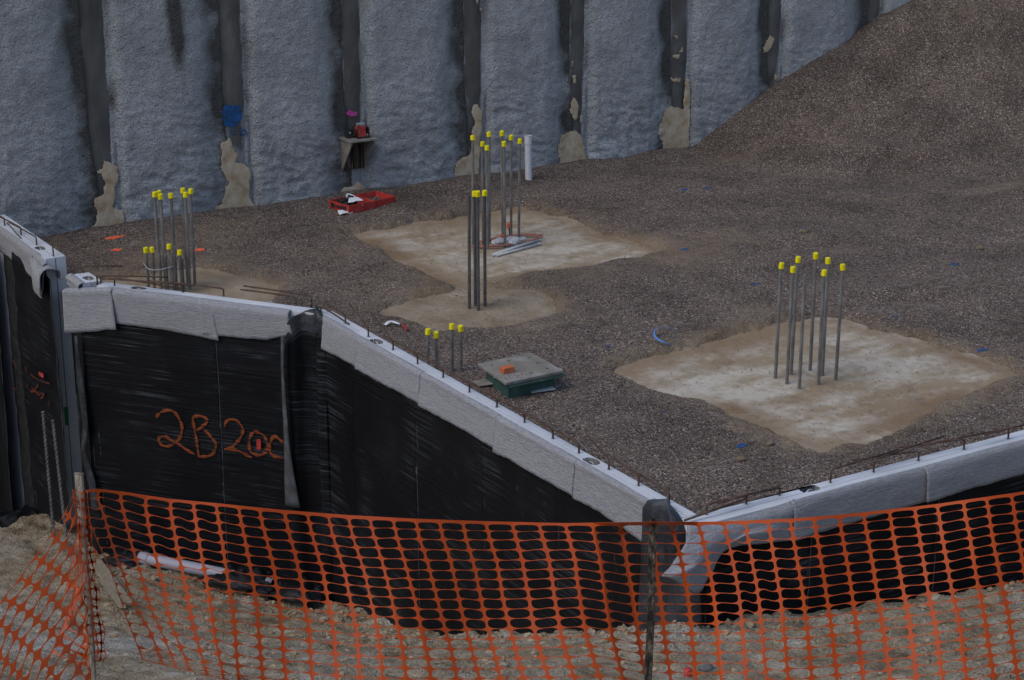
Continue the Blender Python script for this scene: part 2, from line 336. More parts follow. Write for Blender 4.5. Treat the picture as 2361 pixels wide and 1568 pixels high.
# drop cells lying outside the wall lines (past the diagonal panel)
keep = ~(((X[:-1, :-1]-7.67)*.815+(Y[:-1, :-1]-22.61)*.58 < -.02) & (Y[:-1, :-1] > 19.9))
keep &= ~((X[:-1, :-1] < 9.56) & (Y[:-1, :-1] < 20.2))
keep |= (Y[:-1, :-1] > 22.61)
f = gridf(*X.shape)[keep.ravel()]
mesh('gravel_ground', np.stack([X, Y, Z], -1), f, M['gravel'], smooth=True, attrs={'soil': soil})
bpy.data.objects['gravel_ground']['kind'] = 'structure'
PL = [('broad square tan concrete footing beneath the rods near the tall white pipe', 'pad'), ('largest pale square footing at right with eight tall rods in its centre', 'pad'),
      ('small brown muddy footing with four dark rods, between two big footings', 'pad2'), ('tan muddy footing behind the left concrete panel, half hidden', 'pad2')]
for i, p in enumerate(PADS):
    q = np.array(p); x0, y0 = q.min(0)-.35; x1, y1 = q.max(0)+.35
    xs = np.arange(x0, x1, .06); ys = np.arange(y0, y1, .06); X, Y = np.meshgrid(xs, ys, indexing='ij')
    Z = .008+.01*fbm(X, Y, .8, 3, 4)+.006*fbm(X, Y, .2, 2, 6)
    if i == 1:
        c = fl(1860, 890); Z += .05*np.exp(-(((X-c[0])**2+(Y-c[1])**2)/.42**2))*(.5+.8*fbm(X, Y, .12, 3, 8))
        e0, e1 = fl(2095, 870)[:2], fl(2135, 930)[:2]
        Z -= .03*np.exp(-(polydist(X, Y, [e0, e1])/.05)**2)
    wh = .27+.85*fbm(X*1.2-Y*.5, Y*3.2, .8, 5, 12, .6)
    for px, py, r in ([(1250, 550, .9), (1330, 600, .6), (900, 560, .7), (1150, 610, .7)] if i == 0 else [(2040, 800, .8), (1700, 900, .8), (2080, 850, .5), (1830, 950, .7), (1600, 870, .7)] if i == 1 else []):
        c = fl(px, py); wh = wh+.26*np.exp(-(((X-c[0])**2+(Y-c[1])**2)/r**2))
    s = polydist(X, Y, p); br = .5*np.exp(-(s/.28)**2)+.5*fbm(X, Y, .9, 4, 31)+.16
    fm = ~((X[:-1, :-1]-7.7)*.815+(Y[:-1, :-1]-22.61)*.58 < 0) if i == 3 else np.ones((len(xs)-1, len(ys)-1), bool)
    o = mesh('concrete_footing', np.stack([X, Y, Z], -1), gridf(*X.shape)[fm.ravel()], M[PL[i][1]], smooth=True, attrs={'white': wh if i < 2 else wh*0, 'brown': br}, org=(*q.mean(0), 0))
    tag(o, PL[i][0], 'footing')

def scatter(name, n, pos, size, m, tone=None, flat=.6, sub=0, parent=None):
    """many small irregular stones joined in one mesh"""
    bm = bmesh.new()
    if sub: bmesh.ops.create_icosphere(bm, subdivisions=sub, radius=1)
    else:
        for c in ((1, 0, 0), (-1, 0, 0), (0, 1, 0), (0, -1, 0), (0, 0, 1), (0, 0, -1)): bm.verts.new(c)
        bm.verts.ensure_lookup_table(); vv = bm.verts
        for a in (0, 1):
            for b_ in (2, 3):
                for c in (4, 5): bm.faces.new((vv[a], vv[b_], vv[c]))
        bmesh.ops.recalc_face_normals(bm, faces=bm.faces)
    bv = np.array([v.co for v in bm.verts]); bf = np.array([[v.index for v in f.verts] for f in bm.faces]); bm.free()
    n = len(pos); k = len(bv)
    a = np.random.rand(n)*6.28; sc = size[:, None]*(.6+.7*np.random.rand(n, 3)); sc[:, 2] *= flat
    j = 1+(np.random.rand(n, k, 1)-.5)*(.55 if sub else .35)
    v = bv[None]*j*sc[:, None, :]; ca, sa = np.cos(a)[:, None], np.sin(a)[:, None]
    tl = (np.random.rand(n, 1)-.5)*.9; zz = v[..., 2]+v[..., 0]*tl
    vx = v[..., 0]*ca-v[..., 1]*sa; vy = v[..., 0]*sa+v[..., 1]*ca
    v = np.stack([vx, vy, zz], -1)+pos[:, None, :]
    f = (bf[None]+np.arange(n)[:, None, None]*k).reshape(-1, 3)
    at_ = {'tone': np.repeat(tone if tone is not None else np.random.rand(n), k)}
    return mesh(name, v, f, m, parent, smooth=False, attrs=at_)
n = 110000; x = 9.6+(28-9.6)*np.random.rand(n)**1.35; y = 12.4+14.4*np.random.rand(n)**1.3
ok = (padm(x, y) < .35+.65*np.random.rand(n)**2) & ((x > 9.7) | (y > 20)); x = x[ok]; y = y[ok]
pz = gz(x, y); tn = np.random.rand(len(x))**5*.6
o = scatter('loose_gravel', len(x), np.stack([x, y, pz+.002], -1), .005+.008*np.random.rand(len(x))**2, M['stone'], tn)
tag(o, 'loose brown and grey crushed stone covering the pit floor', None, None, 'stuff')
# sparse crumbs on the footings
n = 2600; x = []; y = []
for p in PADS[:3]:
    q = np.array(p); x.append(q[:, 0].min()+np.random.rand(n)*np.ptp(q[:, 0])); y.append(q[:, 1].min()+np.random.rand(n)*np.ptp(q[:, 1]))
x = np.concatenate(x); y = np.concatenate(y); c = fl(1860, 895); r = np.random.randn(500, 2)*[.28, .2]
x = np.concatenate([x, c[0]+r[:, 0]]); y = np.concatenate([y, c[1]+r[:, 1]])
o = scatter('loose_crumbs', len(x), np.stack([x, y, np.full(len(x), .016)], -1), .003+.011*np.random.rand(len(x))**4, M['stone'], np.random.rand(len(x))*.5)
tag(o, 'crumbs of stone strewn on the tan footings', None, None, 'stuff')

# ------------------------------------------------------------------ back retaining wall: sprayed concrete bays between dark piles
WV = 27.0
wall = thing('retaining_wall', 'tall grey sprayed concrete retaining wall with dark vertical piles, behind the gravel pit', 'wall', (18, WV, 0))
PU = [(9.04, 9.45), (11.24, 11.66), (13.34, 13.73), (15.6, 16.01), (17.72, 18.08), (19.88, 20.32), (22.1, 22.46), (24.55, 24.9), (26.8, 27.2), (29.0, 29.4)]
edges = [7.2]+[q for p in PU for q in p]+[31.5]
def wall_z_noise(X, Z):
    low = 1-sstep(.3, 2.6, Z)
    d = .014*fbm(X, Z, .09, 4, 41)+.012*fbm(X, Z, .7, 3, 42)
    rg = 1-np.abs(fbm(X*.8+.15*fbm(X, Z, .5, 2, 50), Z*2.0+.2*np.sin(X*3), .27, 4, 44, .65))*2
    return d+(.004+.040*low)*rg
def bay_off(X, Z, a, b):
    t = (X-a)/(b-a); wl = .022*fbm(Z, Z*0, .45, 5, int(a*7))
    up = sstep(0+wl*.6, .09+wl, t); dn = 1-sstep(.66+wl*2.5, .96+wl, t)
    rec = .5*np.exp(-((t-.30)/.05)**2)*0
    return .115*np.minimum(up, .12+.88*dn)+.05*np.sin(t*3.1)
for i in range(0, len(edges), 2):
    a, b = edges[i], edges[i+1]
    ts = np.linspace(0, 1, max(8, int((b-a)/.033))); zs = np.arange(-.5, 5.2, .035); T_, Z = np.meshgrid(ts, zs, indexing='ij'); lowz = 1-sstep(.3, 1.9, Z)
    ea = .012+.03*(1+fbm(Z, Z*0+a, .35, 5, 201, .6))*.5+.05*lowz; eb = .012+.03*(1+fbm(Z, Z*0+b, .5, 5, 207, .6))+.10*lowz
    if i == 0: ea = ea*0
    X = (a-ea)*(1-T_)+(b+eb)*T_
    d = bay_off(X, Z, a, b)+wall_z_noise(X, Z)*sstep(0, .05, (X-a)/(b-a))+.02
    ov = np.minimum(1, np.minimum(T_, 1-T_)*60)
    d = np.where((X < a) | (X > b), np.maximum(d, .035+.045*ov+.006*fbm(X, Z, .1, 2, 209)), np.maximum(d, .05))
    t = (X-a)/(b-a); stn_shade = .25*sstep(.97, 1.06, t)+.62*sstep(.70, .98, t)*(.8+1.1*fbm(X, Z, .5, 4, 60))+.22*sstep(1.2, 3, Z)*sstep(.62, .9, t)  # pile stains, plus shade of the inward curve painted in left of each pile
    stn_shade += (.5+.5*fbm(Z, X, .5, 3, 61))*np.exp(-((X-a)/.11)**2)*sstep(.6, 2., Z)+(.5+.45*fbm(Z, X, .4, 4, 66))*np.exp(-((X-b)/.19)**2)*sstep(.3, 1.8, Z)+.12*fbm(X, Z*.35, .5, 4, 62)
    stn_shade = stn_shade-.12
    if i == 2: stn_shade = np.maximum(stn_shade, .9*np.exp(-((X-10.5-.03*np.sin(Z*3))/.14)**2)*sstep(2.2, 2.9, Z)+.25*np.exp(-((X-10.55)/.16)**2)*sstep(1.2, 2.6, Z))
    if i == 0: stn_shade = np.maximum(stn_shade, .55*sstep(8.55, 8.95, X)*sstep(1.9, 2.5, Z))
    lt = .45*(1-sstep(.1, 1.7, Z+.3*fbm(X, Z, .9, 3, 70)))*(1-sstep(.6, .9, t))+.0+.14*fbm(X, Z, .7, 3, 71)
    mesh('sprayed_panel', np.stack([X, WV-d, Z], -1), gridf(*X.shape)[:, ::-1], M['shot'], wall, smooth=True, attrs={'stain_shade': stn_shade, 'lite': lt})
for pi_, (a, b) in enumerate(PU):
    xs = np.linspace(a-.03, b+.03, 14); zs = np.arange(-.5, 5.2, .05); X, Z = np.meshgrid(xs, zs, indexing='ij')
    d = .012+.05*np.cos((X-(a+b)/2)/(b-a)*2.6)+.014*fbm(X, Z, .3, 4, 81)
    fd = (.75 if pi_ < 4 else .35)*(1-.85*sstep(.5, 2.1, Z+.6*fbm(X, Z, .5, 3, 83)))*(0 if pi_ == 0 else 1)+.55*(np.exp(-((X-a)/.07)**2)+np.exp(-((X-b)/.07)**2))+.4*fbm(X, Z*.6, .4, 4, 85+pi_)
    mesh('concrete_pile', np.stack([X, WV-d, Z], -1), gridf(*X.shape)[:, ::-1], M['pile'], wall, smooth=True, attrs={'fade': fd})
mesh('wall_backing', *box_vf((19.6, WV+.25, 2.3), (23.8, .4, 5.8)), M['shot'], wall)
def near_bay(X, Z):
    d = np.full(np.shape(X), .085)
    for i in range(0, len(edges), 2):
        a, b = edges[i], edges[i+1]; m = (X >= a-.01) & (X <= b+.01)
        d = np.where(m, np.maximum(d, bay_off(X, Z, a, b)+wall_z_noise(X, Z)*sstep(0, .05, (X-a)/(b-a))+.02), d)
    return d
def wall_patch(name, poly_px, m, th=.03, step=.016, jit=.035, seed=0, follow=True, base=None):
    P = [at(x, y, 1, WV-.15) for x, y in poly_px]; P = [(p[0], p[2]) for p in P]; q = np.array(P)
    xs = np.arange(q[:, 0].min()-.05, q[:, 0].max()+.05, step); zs = np.arange(q[:, 1].min()-.05, q[:, 1].max()+.05, step)
    X, Z = np.meshgrid(xs, zs, indexing='ij')
    xx = X+fbm(X, Z, .09, 3, 90+seed)*jit; zz = Z+fbm(X, Z, .09, 3, 95+seed)*jit
    ins = inpoly(xx, zz, P); s = np.where(ins, polydist(xx, zz, P), 0)
    d0 = near_bay(X, Z); k = np.array([np.convolve(r, np.ones(9)/9, 'same')/np.convolve(np.ones(len(r)), np.ones(9)/9, 'same') for r in d0.T]).T
    d = np.maximum(d0, k)+.004+th*sstep(0, .03, s)+.006*fbm(X, Z, .25, 3, 99)*min(1, th*40)
    mk = (ins[:-1, :-1] & ins[1:, 1:] & ins[1:, :-1] & ins[:-1, 1:]).ravel()
    return mesh(name, np.stack([X, WV-d, Z], -1), gridf(*X.shape)[:, ::-1][mk], m, wall, smooth=True)
z1 = lambda L: [(x*.342, y*.342) for x, y in L]
z2 = lambda L: [(749.4+x*.342, 172.9+y*.342) for x, y in L]
z8 = lambda L: [(1095.2+x*.2573, y*.2573) for x, y in L]
z3 = lambda L: [(1498.7+x*.3676, y*.3676) for x, y in L]
PATCH = [z1([(710, 1080), (765, 1110), (800, 1120), (805, 1240), (785, 1290), (790, 1330), (765, 1395), (790, 1420), (825, 1410), (855, 1480), (872, 1620), (615, 1620), (615, 1550), (660, 1490), (650, 1430), (640, 1350), (700, 1310), (715, 1240), (680, 1180), (650, 1160), (700, 1130)]),
 z1([(740, 1000), (752, 985), (762, 1030), (745, 1045)]),
 z1([(1500, 960), (1560, 940), (1580, 960), (1590, 1010), (1620, 1040), (1600, 1100), (1650, 1100), (1700, 1140), (1715, 1190), (1695, 1240), (1700, 1340), (1730, 1390), (1752, 1450), (1740, 1500), (1600, 1540), (1480, 1520), (1470, 1450), (1460, 1390), (1500, 1370), (1520, 1310), (1545, 1230), (1500, 1140), (1500, 1050)]),
 z2([(230, 712), (290, 760), (305, 800), (300, 850), (90, 850), (95, 800), (140, 760), (200, 750)]), z2([(140, 640), (175, 635), (160, 655)]),
 z2([(1005, 205), (1040, 200), (1075, 240), (1075, 370), (1060, 480), (1055, 600), (1055, 735), (855, 725), (890, 620), (900, 580), (980, 540), (1000, 470), (1000, 370), (1020, 330), (1000, 260)]),
 z8([(880, 870), (925, 880), (950, 960), (930, 1080), (900, 1080), (855, 980), (880, 930)]), z8([(890, 670), (930, 680), (930, 740), (895, 770)]), z8([(880, 560), (905, 545), (890, 640), (876, 650)]),
 z8([(945, 1040), (980, 1030), (980, 1105), (950, 1100)]), z8([(910, 1170), (960, 1200), (1000, 1260), (1020, 1480), (1010, 1530), (785, 1530), (745, 1300), (790, 1220), (850, 1190)]),
 z8([(1925, 700), (1945, 720), (1935, 1360), (1720, 1430), (1700, 1370), (1690, 1280), (1640, 1200), (1680, 1100), (1710, 1000), (1770, 950), (1830, 970), (1880, 980), (1890, 840), (1900, 740)]),
 z8([(1760, 680), (1800, 700), (1865, 700), (1850, 740), (1790, 750)]), z8([(1785, 490), (1860, 490), (1850, 530), (1790, 530)]), z8([(1835, 465), (1882, 405), (1888, 475)]), z8([(1800, 320), (1830, 310), (1835, 360), (1810, 355)]),
 z3([(720, 290), (760, 220), (795, 240), (780, 290), (750, 340), (720, 330)]), z3([(785, 470), (815, 480), (805, 515), (785, 500)]), z8([(15, 10), (50, 0), (40, 40), (22, 45)]), z8([(52, 75), (80, 70), (75, 105), (55, 120)])]
for i, p in enumerate(PATCH): wall_patch('plaster_patch', p, M['tan'], .014 if len(p) > 6 else .008, seed=i)
o = wall_patch('spray_mark', z1([(1512, 735), (1530, 715), (1640, 712), (1640, 820), (1600, 865), (1530, 860), (1500, 820)]), M['bluep'], .003, jit=.05); o['label'] = 'solid blue spray paint square on a pile'
def zring(cx, cy, r, k=10): return [(cx+r*math.cos(t*6.283/k), cy+r*math.sin(t*6.283/k)) for t in range(k)]
for p in (z1([(1565, 870), (1602, 878), (1602, 890), (1565, 884)]), z1([(1565, 905), (1605, 908), (1605, 920), (1565, 917)]), z1([(1572, 885), (1600, 889), (1600, 897), (1572, 895)])):
    wall_patch('spray_mark', p, M['bluep'], .003, jit=.004, step=.01)
rg = [at(*q, 1, WV-.1) for q in z1(zring(1641, 893, 19))]
tube('spray_mark', [(p[0], WV-float(near_bay(np.array([p[0]]), np.array([p[2]]))[0])-.01, p[2]) for p in rg+rg[:1]], .012, M['bluep'], wall, 5)
o = wall_patch('spray_mark', [(801, 262), (812, 256), (818, 261), (827, 257), (827, 270), (812, 274), (802, 270)], M['pinkp'], .004, jit=.05); o['label'] = 'pink spray paint patch above the shelf'

# bracket shelf with a laser level on the third pile
bz = top_on(np.array([13.4, WV-.3, 0]), 318); bc = at(822, 318, 1, WV-.25)
bx, bz = bc[0], bc[2]
sh = thing('wall_bracket', 'small dusty wooden bracket shelf fixed to the dark pile, above the red case', 'shelf', (bx, WV-.07, bz-.35))
box('shelf_board', (bx, WV-.31, bz), (.50, .44, .03), M['ply'], sh, rz=.0)
box('back_board', (bx, WV-.125, bz-.28), (.38, .02, .52), M['wood2'], sh)
for s in (-1, 1):
    xx = bx+s*.2; v = [(xx-.012, WV-.1, bz-.02), (xx-.012, WV-.5, bz-.02), (xx-.012, WV-.1, bz-.56), (xx+.012, WV-.1, bz-.02), (xx+.012, WV-.5, bz-.02), (xx+.012, WV-.1, bz-.56)]
    mesh('side_board', v, [(0, 1, 2), (5, 4, 3), (0, 3, 4, 1), (1, 4, 5, 2), (2, 5, 3, 0)], M['ply'], sh)
lv = thing('laser_level', 'red and black caged laser level standing on the wall bracket shelf', 'laser level', (bx, WV-.32, bz+.015))
box('body', (bx+.04, WV-.32, bz+.12), (.15, .15, .19), M['red'], lv, bev=.015, taper=.85)
box('base', (bx+.04, WV-.32, bz+.028), (.2, .2, .025), M['black'], lv)
box('head', (bx+.04, WV-.32, bz+.235), (.11, .11, .03), M['steel'], lv)
for sx in (-1, 1):
    for sy in (-1, 1):
        tube('cage_bar', [(bx+.04+sx*.1, WV-.32+sy*.1, bz+.02), (bx+.04+sx*.1, WV-.32+sy*.1, bz+.17), (bx+.04+sx*.06, WV-.32+sy*.06, bz+.24)], .011, M['black'], lv, 6)
    box('grip', (bx+.04+sx*.118, WV-.32, bz+.12), (.025, .07, .1), M['black'], lv)
pk = thing('battery_pack', 'small black device beside the laser level on the wall shelf', 'battery', (bx-.14, WV-.25, bz+.015))
box('body', (bx-.14, WV-.25, bz+.085), (.1, .12, .135), M['black'], pk, bev=.012); box('lens', (bx-.15, WV-.315, bz+.11), (.03, .02, .03), M['steel'], pk)

# ------------------------------------------------------------------ clay ground outside the walls
CP = [(7.33, 27.3, -4.2), (7.33, 25.4, -3.77), (7.33, 23.8, -3.4), (7.4, 22.8, -3.36), (7.77, 22.1, -3.27), (8.44, 21.15, -3.35), (9.19, 20.1, -3.45), (9.4, 19.5, -3.35),
      (9.4, 18.65, -3.09), (9.4, 17.53, -2.84), (9.4, 16.02, -2.23), (9.4, 14.27, -1.45), (9.4, 12.39, -.55), (9.55, 12.2, -.5), (10.74, 12.2, -.69), (12.14, 12.2, -.91), (13.74, 12.2, -1.14), (17, 12.2, -1.6),
      (3.46, 13.35, .13), (4.09, 13.13, .05), (5.67, 12.45, -.09), (7.22, 11.6, -.13), (8.94, 10.38, -.06), (10.36, 9.11, .13), (2.58, 10.13, 1.31), (3.06, 9.96, 1.25), (4.27, 9.43, 1.14), (5.46, 8.77, 1.1),
      (6.79, 7.84, 1.16), (7.88, 6.87, 1.31), (0, 6, 2.6), (4, 4, 2.9), (7, 2, 2.8), (0, 0, 5.4), (-4, 4, 4.2), (4, -4, 5.2), (2, 22, -2.5), (3, 27, -3.2), (-2, 18, .2), (12, 6, 1.2), (16, 8, .4)]
CP = np.array(CP)
def _U(r): return r*r*np.log(r+1e-9)
_n = len(CP); _d = np.hypot(CP[:, None, 0]-CP[None, :, 0], CP[:, None, 1]-CP[None, :, 1]); _K = _U(_d)+np.eye(_n)*.05
_P = np.c_[np.ones(_n), CP[:, :2]]; _A = np.block([[_K, _P], [_P.T, np.zeros((3, 3))]]); _w = np.linalg.solve(_A, np.r_[CP[:, 2], 0, 0, 0])
def cbase(x, y):
    x = np.asarray(x, float); y = np.asarray(y, float); z = _w[-3]+_w[-2]*x+_w[-1]*y
    for k in range(_n): z = z+_w[k]*_U(np.hypot(x-CP[k, 0], y-CP[k, 1]))
    return z
def ctrench(x, y):          # distance-like proximity to the foot of the walls
    d = polydist(x, y, [(7.36, 27), (7.4, 22.5), (9.42, 19.8), (9.42, 12.2), (15, 12.2), (9.43, 12.2), (9.43, 19.8), (7.41, 22.5)])
    return np.exp(-(d/.7)**2)
def cz(x, y):
    k = ctrench(x, y); z = cbase(x, y)
    rg = 1-np.abs(fbm(x, y, .42, 4, 23, .6))*2.2
    return z+.05*fbm(x, y, 1.5, 3, 20)+(.045+.05*k)*fbm(x, y, .33, 4, 22)+(.02+.05*k)*rg-.02+.05*fbm(x, y, .14, 4, 28, .6)*(.5+sstep(-.1, .4, fbm(x, y, .8, 2, 29)))
a = math.radians(58.4); fw = np.array([.5240, .8517]); rt = np.array([.8517, -.5240])
xs = np.arange(-7.2, 7.3, .04); ys = np.arange(7.5, 27.5, .04); R, Fd = np.meshgrid(xs, ys, indexing='ij')
X = R*rt[0]+Fd*fw[0]; Y = R*rt[1]+Fd*fw[1]
# smooth base evaluated coarsely then interpolated
cx_ = np.arange(-7.2, 7.8, .4); cy_ = np.arange(7.5, 28.1, .4); RR, FF = np.meshgrid(cx_, cy_, indexing='ij'); ZB = cbase(RR*rt[0]+FF*fw[0], RR*rt[1]+FF*fw[1])
ii = (R-cx_[0])/.4; jj = (Fd-cy_[0])/.4; i0 = np.clip(ii.astype(int), 0, len(cx_)-2); j0 = np.clip(jj.astype(int), 0, len(cy_)-2); fi = ii-i0; fj = jj-j0
B = ZB[i0, j0]*(1-fi)*(1-fj)+ZB[i0+1, j0]*fi*(1-fj)+ZB[i0, j0+1]*(1-fi)*fj+ZB[i0+1, j0+1]*fi*fj
k = ctrench(X, Y); rg = 1-np.abs(fbm(X, Y, .42, 4, 23, .6))*2.2
Z = B+.05*fbm(X, Y, 1.5, 3, 20)+(.045+.05*k)*fbm(X, Y, .33, 4, 22)+(.02+.05*k)*rg-.02+.05*fbm(X, Y, .14, 4, 28, .6)*(.5+sstep(-.1, .4, fbm(X, Y, .8, 2, 29)))
half = np.abs(R) < .30*Fd+1.2
inside = ((X > 9.55) & (Y > 12.35)) | ((X > 7.55) & (Y > 22.3)) | (((X-7.52)*.815+(Y-22.45)*.58 > .12) & (Y > 12.35)&(X>7.5))
kp = (half & ~inside)[:-1, :-1]
chalk = .5*np.exp(-(((X-fl(60, 1390, -1.2)[0])**2+(Y-fl(60, 1390, -1.2)[1])**2)/3.))+.34*fbm(X, Y, 1.1, 4, 25)+.14+.12*k
dark = .34*fbm(X, Y, .7, 4, 27)+.1+.22*k
mesh('clay_ground', np.stack([X, Y, Z], -1), gridf(*X.shape)[kp.ravel()], M['clay'], smooth=True, attrs={'chalk': chalk, 'dark': dark})['kind'] = 'structure'
xs = np.arange(-40, 40.1, 1.); X, Y = np.meshgrid(xs, xs-5, indexing='ij'); r_ = np.clip(X, -4, 17); s_ = np.clip(Y, -6, 27.3)
Z = np.clip(cbase(r_, s_), -6, 5.6)-.45
Z = np.where((X > 6) & (Y > 11.5), np.minimum(Z, -5), Z)
mesh('ground', np.stack([X, Y, Z], -1), gridf(*X.shape), M['clay'], smooth=True)['kind'] = 'structure'
mesh('upper_ground', *box_vf((18.2, 37.4, 4.6), (60, 20, .8)), M['clay'])['kind'] = 'structure'
# lumps of clay thrown along the foot of the walls and down the bank
pts = []
for (x0, y0, x1, y1, n, sp) in [(8.3, 21.0, 9.1, 19.6, 260, .3), (9.1, 19.6, 9.0, 15.6, 700, .45), (9.0, 15.6, 9.0, 12.1, 220, .3), (9.2, 11.9, 14, 11.9, 300, .25), (7.0, 26, 7.0, 22.6, 160, .4), (7.3, 22.3, 8.3, 21, 60, .3)]:
    t = np.random.rand(n, 1); q = np.array([[x0, y0]])*(1-t)+np.array([[x1, y1]])*t+np.random.randn(n, 2)*sp; pts.append(q)
q = np.random.rand(6000, 2)*[12, 14]+[1.5, 8]; pts.append(q); q = np.concatenate(pts)
ok = ~((q[:, 0] > 9.3) & (q[:, 1] > 12.1)) & ~((q[:, 0]-7.45)*.815+(q[:, 1]-22.45)*.58 > -.06) | ((q[:, 1] < 12.1))
q = q[ok]; zz = cz(q[:, 0], q[:, 1]); sz = .004+.042*np.random.rand(len(q))**10+.02*np.random.rand(len(q))*ctrench(q[:, 0], q[:, 1])
o = scatter('clay_lumps', len(q), np.c_[q, zz+sz*.25], sz, M['clod'], sub=1, flat=.7); tag(o, 'broken lumps of clay along the bank', None, None, 'stuff')

# ------------------------------------------------------------------ precast wall panels with felt, membrane and dowels
ZT = .5
def bool_cut(o, cuts):
    for c in cuts:
        cu = bpy.data.objects.new('cutter', c); COL.objects.link(cu); cu.location = o.parent.location
        md = o.modifiers.new('pocket', 'BOOLEAN'); md.operation = 'DIFFERENCE'; md.solver = 'EXACT'; md.object = cu
        bpy.context.view_layer.update(); dg = bpy.context.evaluated_depsgraph_get()
        nm = bpy.data.meshes.new_from_object(o.evaluated_get(dg)); o.modifiers.remove(md); o.data = nm
        bpy.data.objects.remove(cu)
def pocket_mesh(x, y, ang, off, L=.115, W=.10, D=.09):
    v = []; n = 12
    for z, k in ((ZT-D, .7), (ZT+.05, 1.06)):
        for i in range(n):
            t = 2*math.pi*i/n; r = 1/(abs(math.cos(t))**3+abs(math.sin(t))**3)**(1/3)
            a, b = math.cos(t)*r*L*k, math.sin(t)*r*W/2*1.35*k*(1+.1*math.sin(3*t+x))
            v.append((x+a*math.cos(ang)-b*math.sin(ang)-off[0], y+a*math.sin(ang)+b*math.cos(ang)-off[1], z-off[2]))
    me = bpy.data.meshes.new('c'); me.from_pydata(v, [], [tuple(range(n))[::-1], tuple(range(n, 2*n))]+[(i, (i+1) % n, (i+1) % n+n, i+n) for i in range(n)]); return me
def panel(label, p0, p1, thick, zb, pockets=(), base=None):
    """p0, p1: outer face line (left to right in plan); inner side is to the left of the direction turned into the pit"""
    p0 = np.array(p0, float); p1 = np.array(p1, float); d = p1-p0; L = np.linalg.norm(d); d /= L; nrm = np.array([-d[1], d[0]])
    if nrm@np.array([1., 1.]) < 0: nrm = -nrm
    w_ = thing('precast_wall', label, 'wall panel', (*((p0+p1)/2), zb))
    ang = math.atan2(d[1], d[0]); g = .006; mid = thick*.5
    for nm, a, b in (('outer_leaf', 0, mid-g), ('inner_leaf', mid+g, thick)):
        q = [p0+nrm*a, p1+nrm*a, p1+nrm*b, p0+nrm*b]
        if np.cross(q[1]-q[0], q[2]-q[1]) < 0: q = q[::-1]
        o = prism(nm, q, zb, ZT, M['conc'], w_)
        o.data.materials.append(M['concrough'])
        cs = [pocket_mesh(x, y, ang, w_.location) for x, y in pockets]
        if cs:
            bool_cut(o, cs)
            for pl_ in o.data.polygons:
                c3 = pl_.center+o.parent.location
                if c3.z < ZT-.0005 and c3.z > ZT-.2 and any(math.hypot(c3.x-x, c3.y-y) < .16 for x, y in pockets): pl_.material_index = 1
        bv = o.modifiers.new('bevel', 'BEVEL'); bv.width = .006; bv.segments = 2; bv.limit_method = 'ANGLE'
    q = [p0+nrm*(mid-g+.0005), p1+nrm*(mid-g+.0005), p1+nrm*(mid+g-.0005), p0+nrm*(mid+g-.0005)]
    if np.cross(q[1]-q[0], q[2]-q[1]) < 0: q = q[::-1]
    prism('joint_filler', q, zb, ZT-.1, M['concrough'], w_)
    for x, y in pockets:
        mesh('pocket_floor', *box_vf((x, y, ZT-.088), (.16, .09, .01), ang), M['concrough'], w_)
        t = np.linspace(0, 6.283, 15); r = .045
        tube('lifting_loop', [(x+r*math.cos(ang)*math.cos(s), y+r*math.sin(ang)*math.cos(s), ZT-.055+r*math.sin(s)) for s in t], .009, M['steel'], w_, 6)
    return w_, p0, d, nrm, L
def dowel(w_, foot, knee_h, end, r=.0105):
    f0 = np.array([foot[0], foot[1], ZT-.05]); e = np.array(end, float); k = np.array([foot[0], foot[1], ZT+knee_h]); dr = (e-k)/np.linalg.norm(e-k)
    P = [f0, k-[0, 0, .03], k-[0, 0, .01]+dr*.006, k+dr*.028]+[k+(e-k)*t+[0, 0, .006*math.sin(t*3)] for t in (.15, .5, 1)]
    tube('dowel_bar', P, r, M['rust'], w_, 7)
    rr = .022; v, f_ = tube_vf([(foot[0], foot[1], ZT), (foot[0]+.002, foot[1], ZT+.006)], [rr, rr*.5], 8); mesh('grout_collar', v, f_, M['concrough'], w_)
def hanging(name, w_, p0, d, nrm, s0, s1, ztop, zbot, off, m, seed=0, ds=.045, dz=.03, amp=.008, flare0=0, flare1=0, solid=.006, edgewave=0., smooth=True):
    """sheet lying against the outer face: s along the wall, z down; off = stand-off, flares lift its ends"""
    ns = max(3, int(abs(s1-s0)/ds)); nz = max(3, int((ztop-(zbot if not callable(zbot) else -1))/dz))
    s = np.linspace(s0, s1, ns); t = np.linspace(0, 1, nz); S_, T_ = np.meshgrid(s, t, indexing='ij')
    zb_ = zbot(S_) if callable(zbot) else zbot
    Zz = ztop+(zb_-ztop)*T_
    if edgewave:
        S_ = S_+edgewave*(np.exp(-((S_-s0)/.12)**2)*fbm(Zz, Zz*0, .8, 3, seed+3)+np.exp(-((S_-s1)/.12)**2)*fbm(Zz, Zz*0, .8, 3, seed+5))
    q = (S_-s0)/(s1-s0)
    o_ = off+amp*fbm(S_*.35, Zz*3+S_*.3, .5, 4, seed)*1.6+amp*.9*fbm(S_*.8, Zz, 1.2, 2, seed+9)+flare0*np.exp(-(q/.12)**2)+flare1*np.exp(-((1-q)/.12)**2)
    o_ = np.maximum(o_, .004)
    P = np.stack([p0[0]+d[0]*S_-nrm[0]*o_, p0[1]+d[1]*S_-nrm[1]*o_, Zz], -1)
    du = .30*fbm(S_*.6+seed, Zz*1.6+S_*.5, .7, 4, seed+20)+.04+.5*np.exp(-((S_-max(s0, s1))/.02)**2)
    if name == 'membrane_sheet' and s1-s0 > .5 and not callable(m):
        tube('sheet_edge', P[-1, ::4]-np.array([nrm[0], nrm[1], 0])*.006, .005, M['feltd'], w_, 5)
    return mesh(name, P, gridf(ns, nz), m, w_, smooth=smooth, solid=solid, attrs={'dust': du})
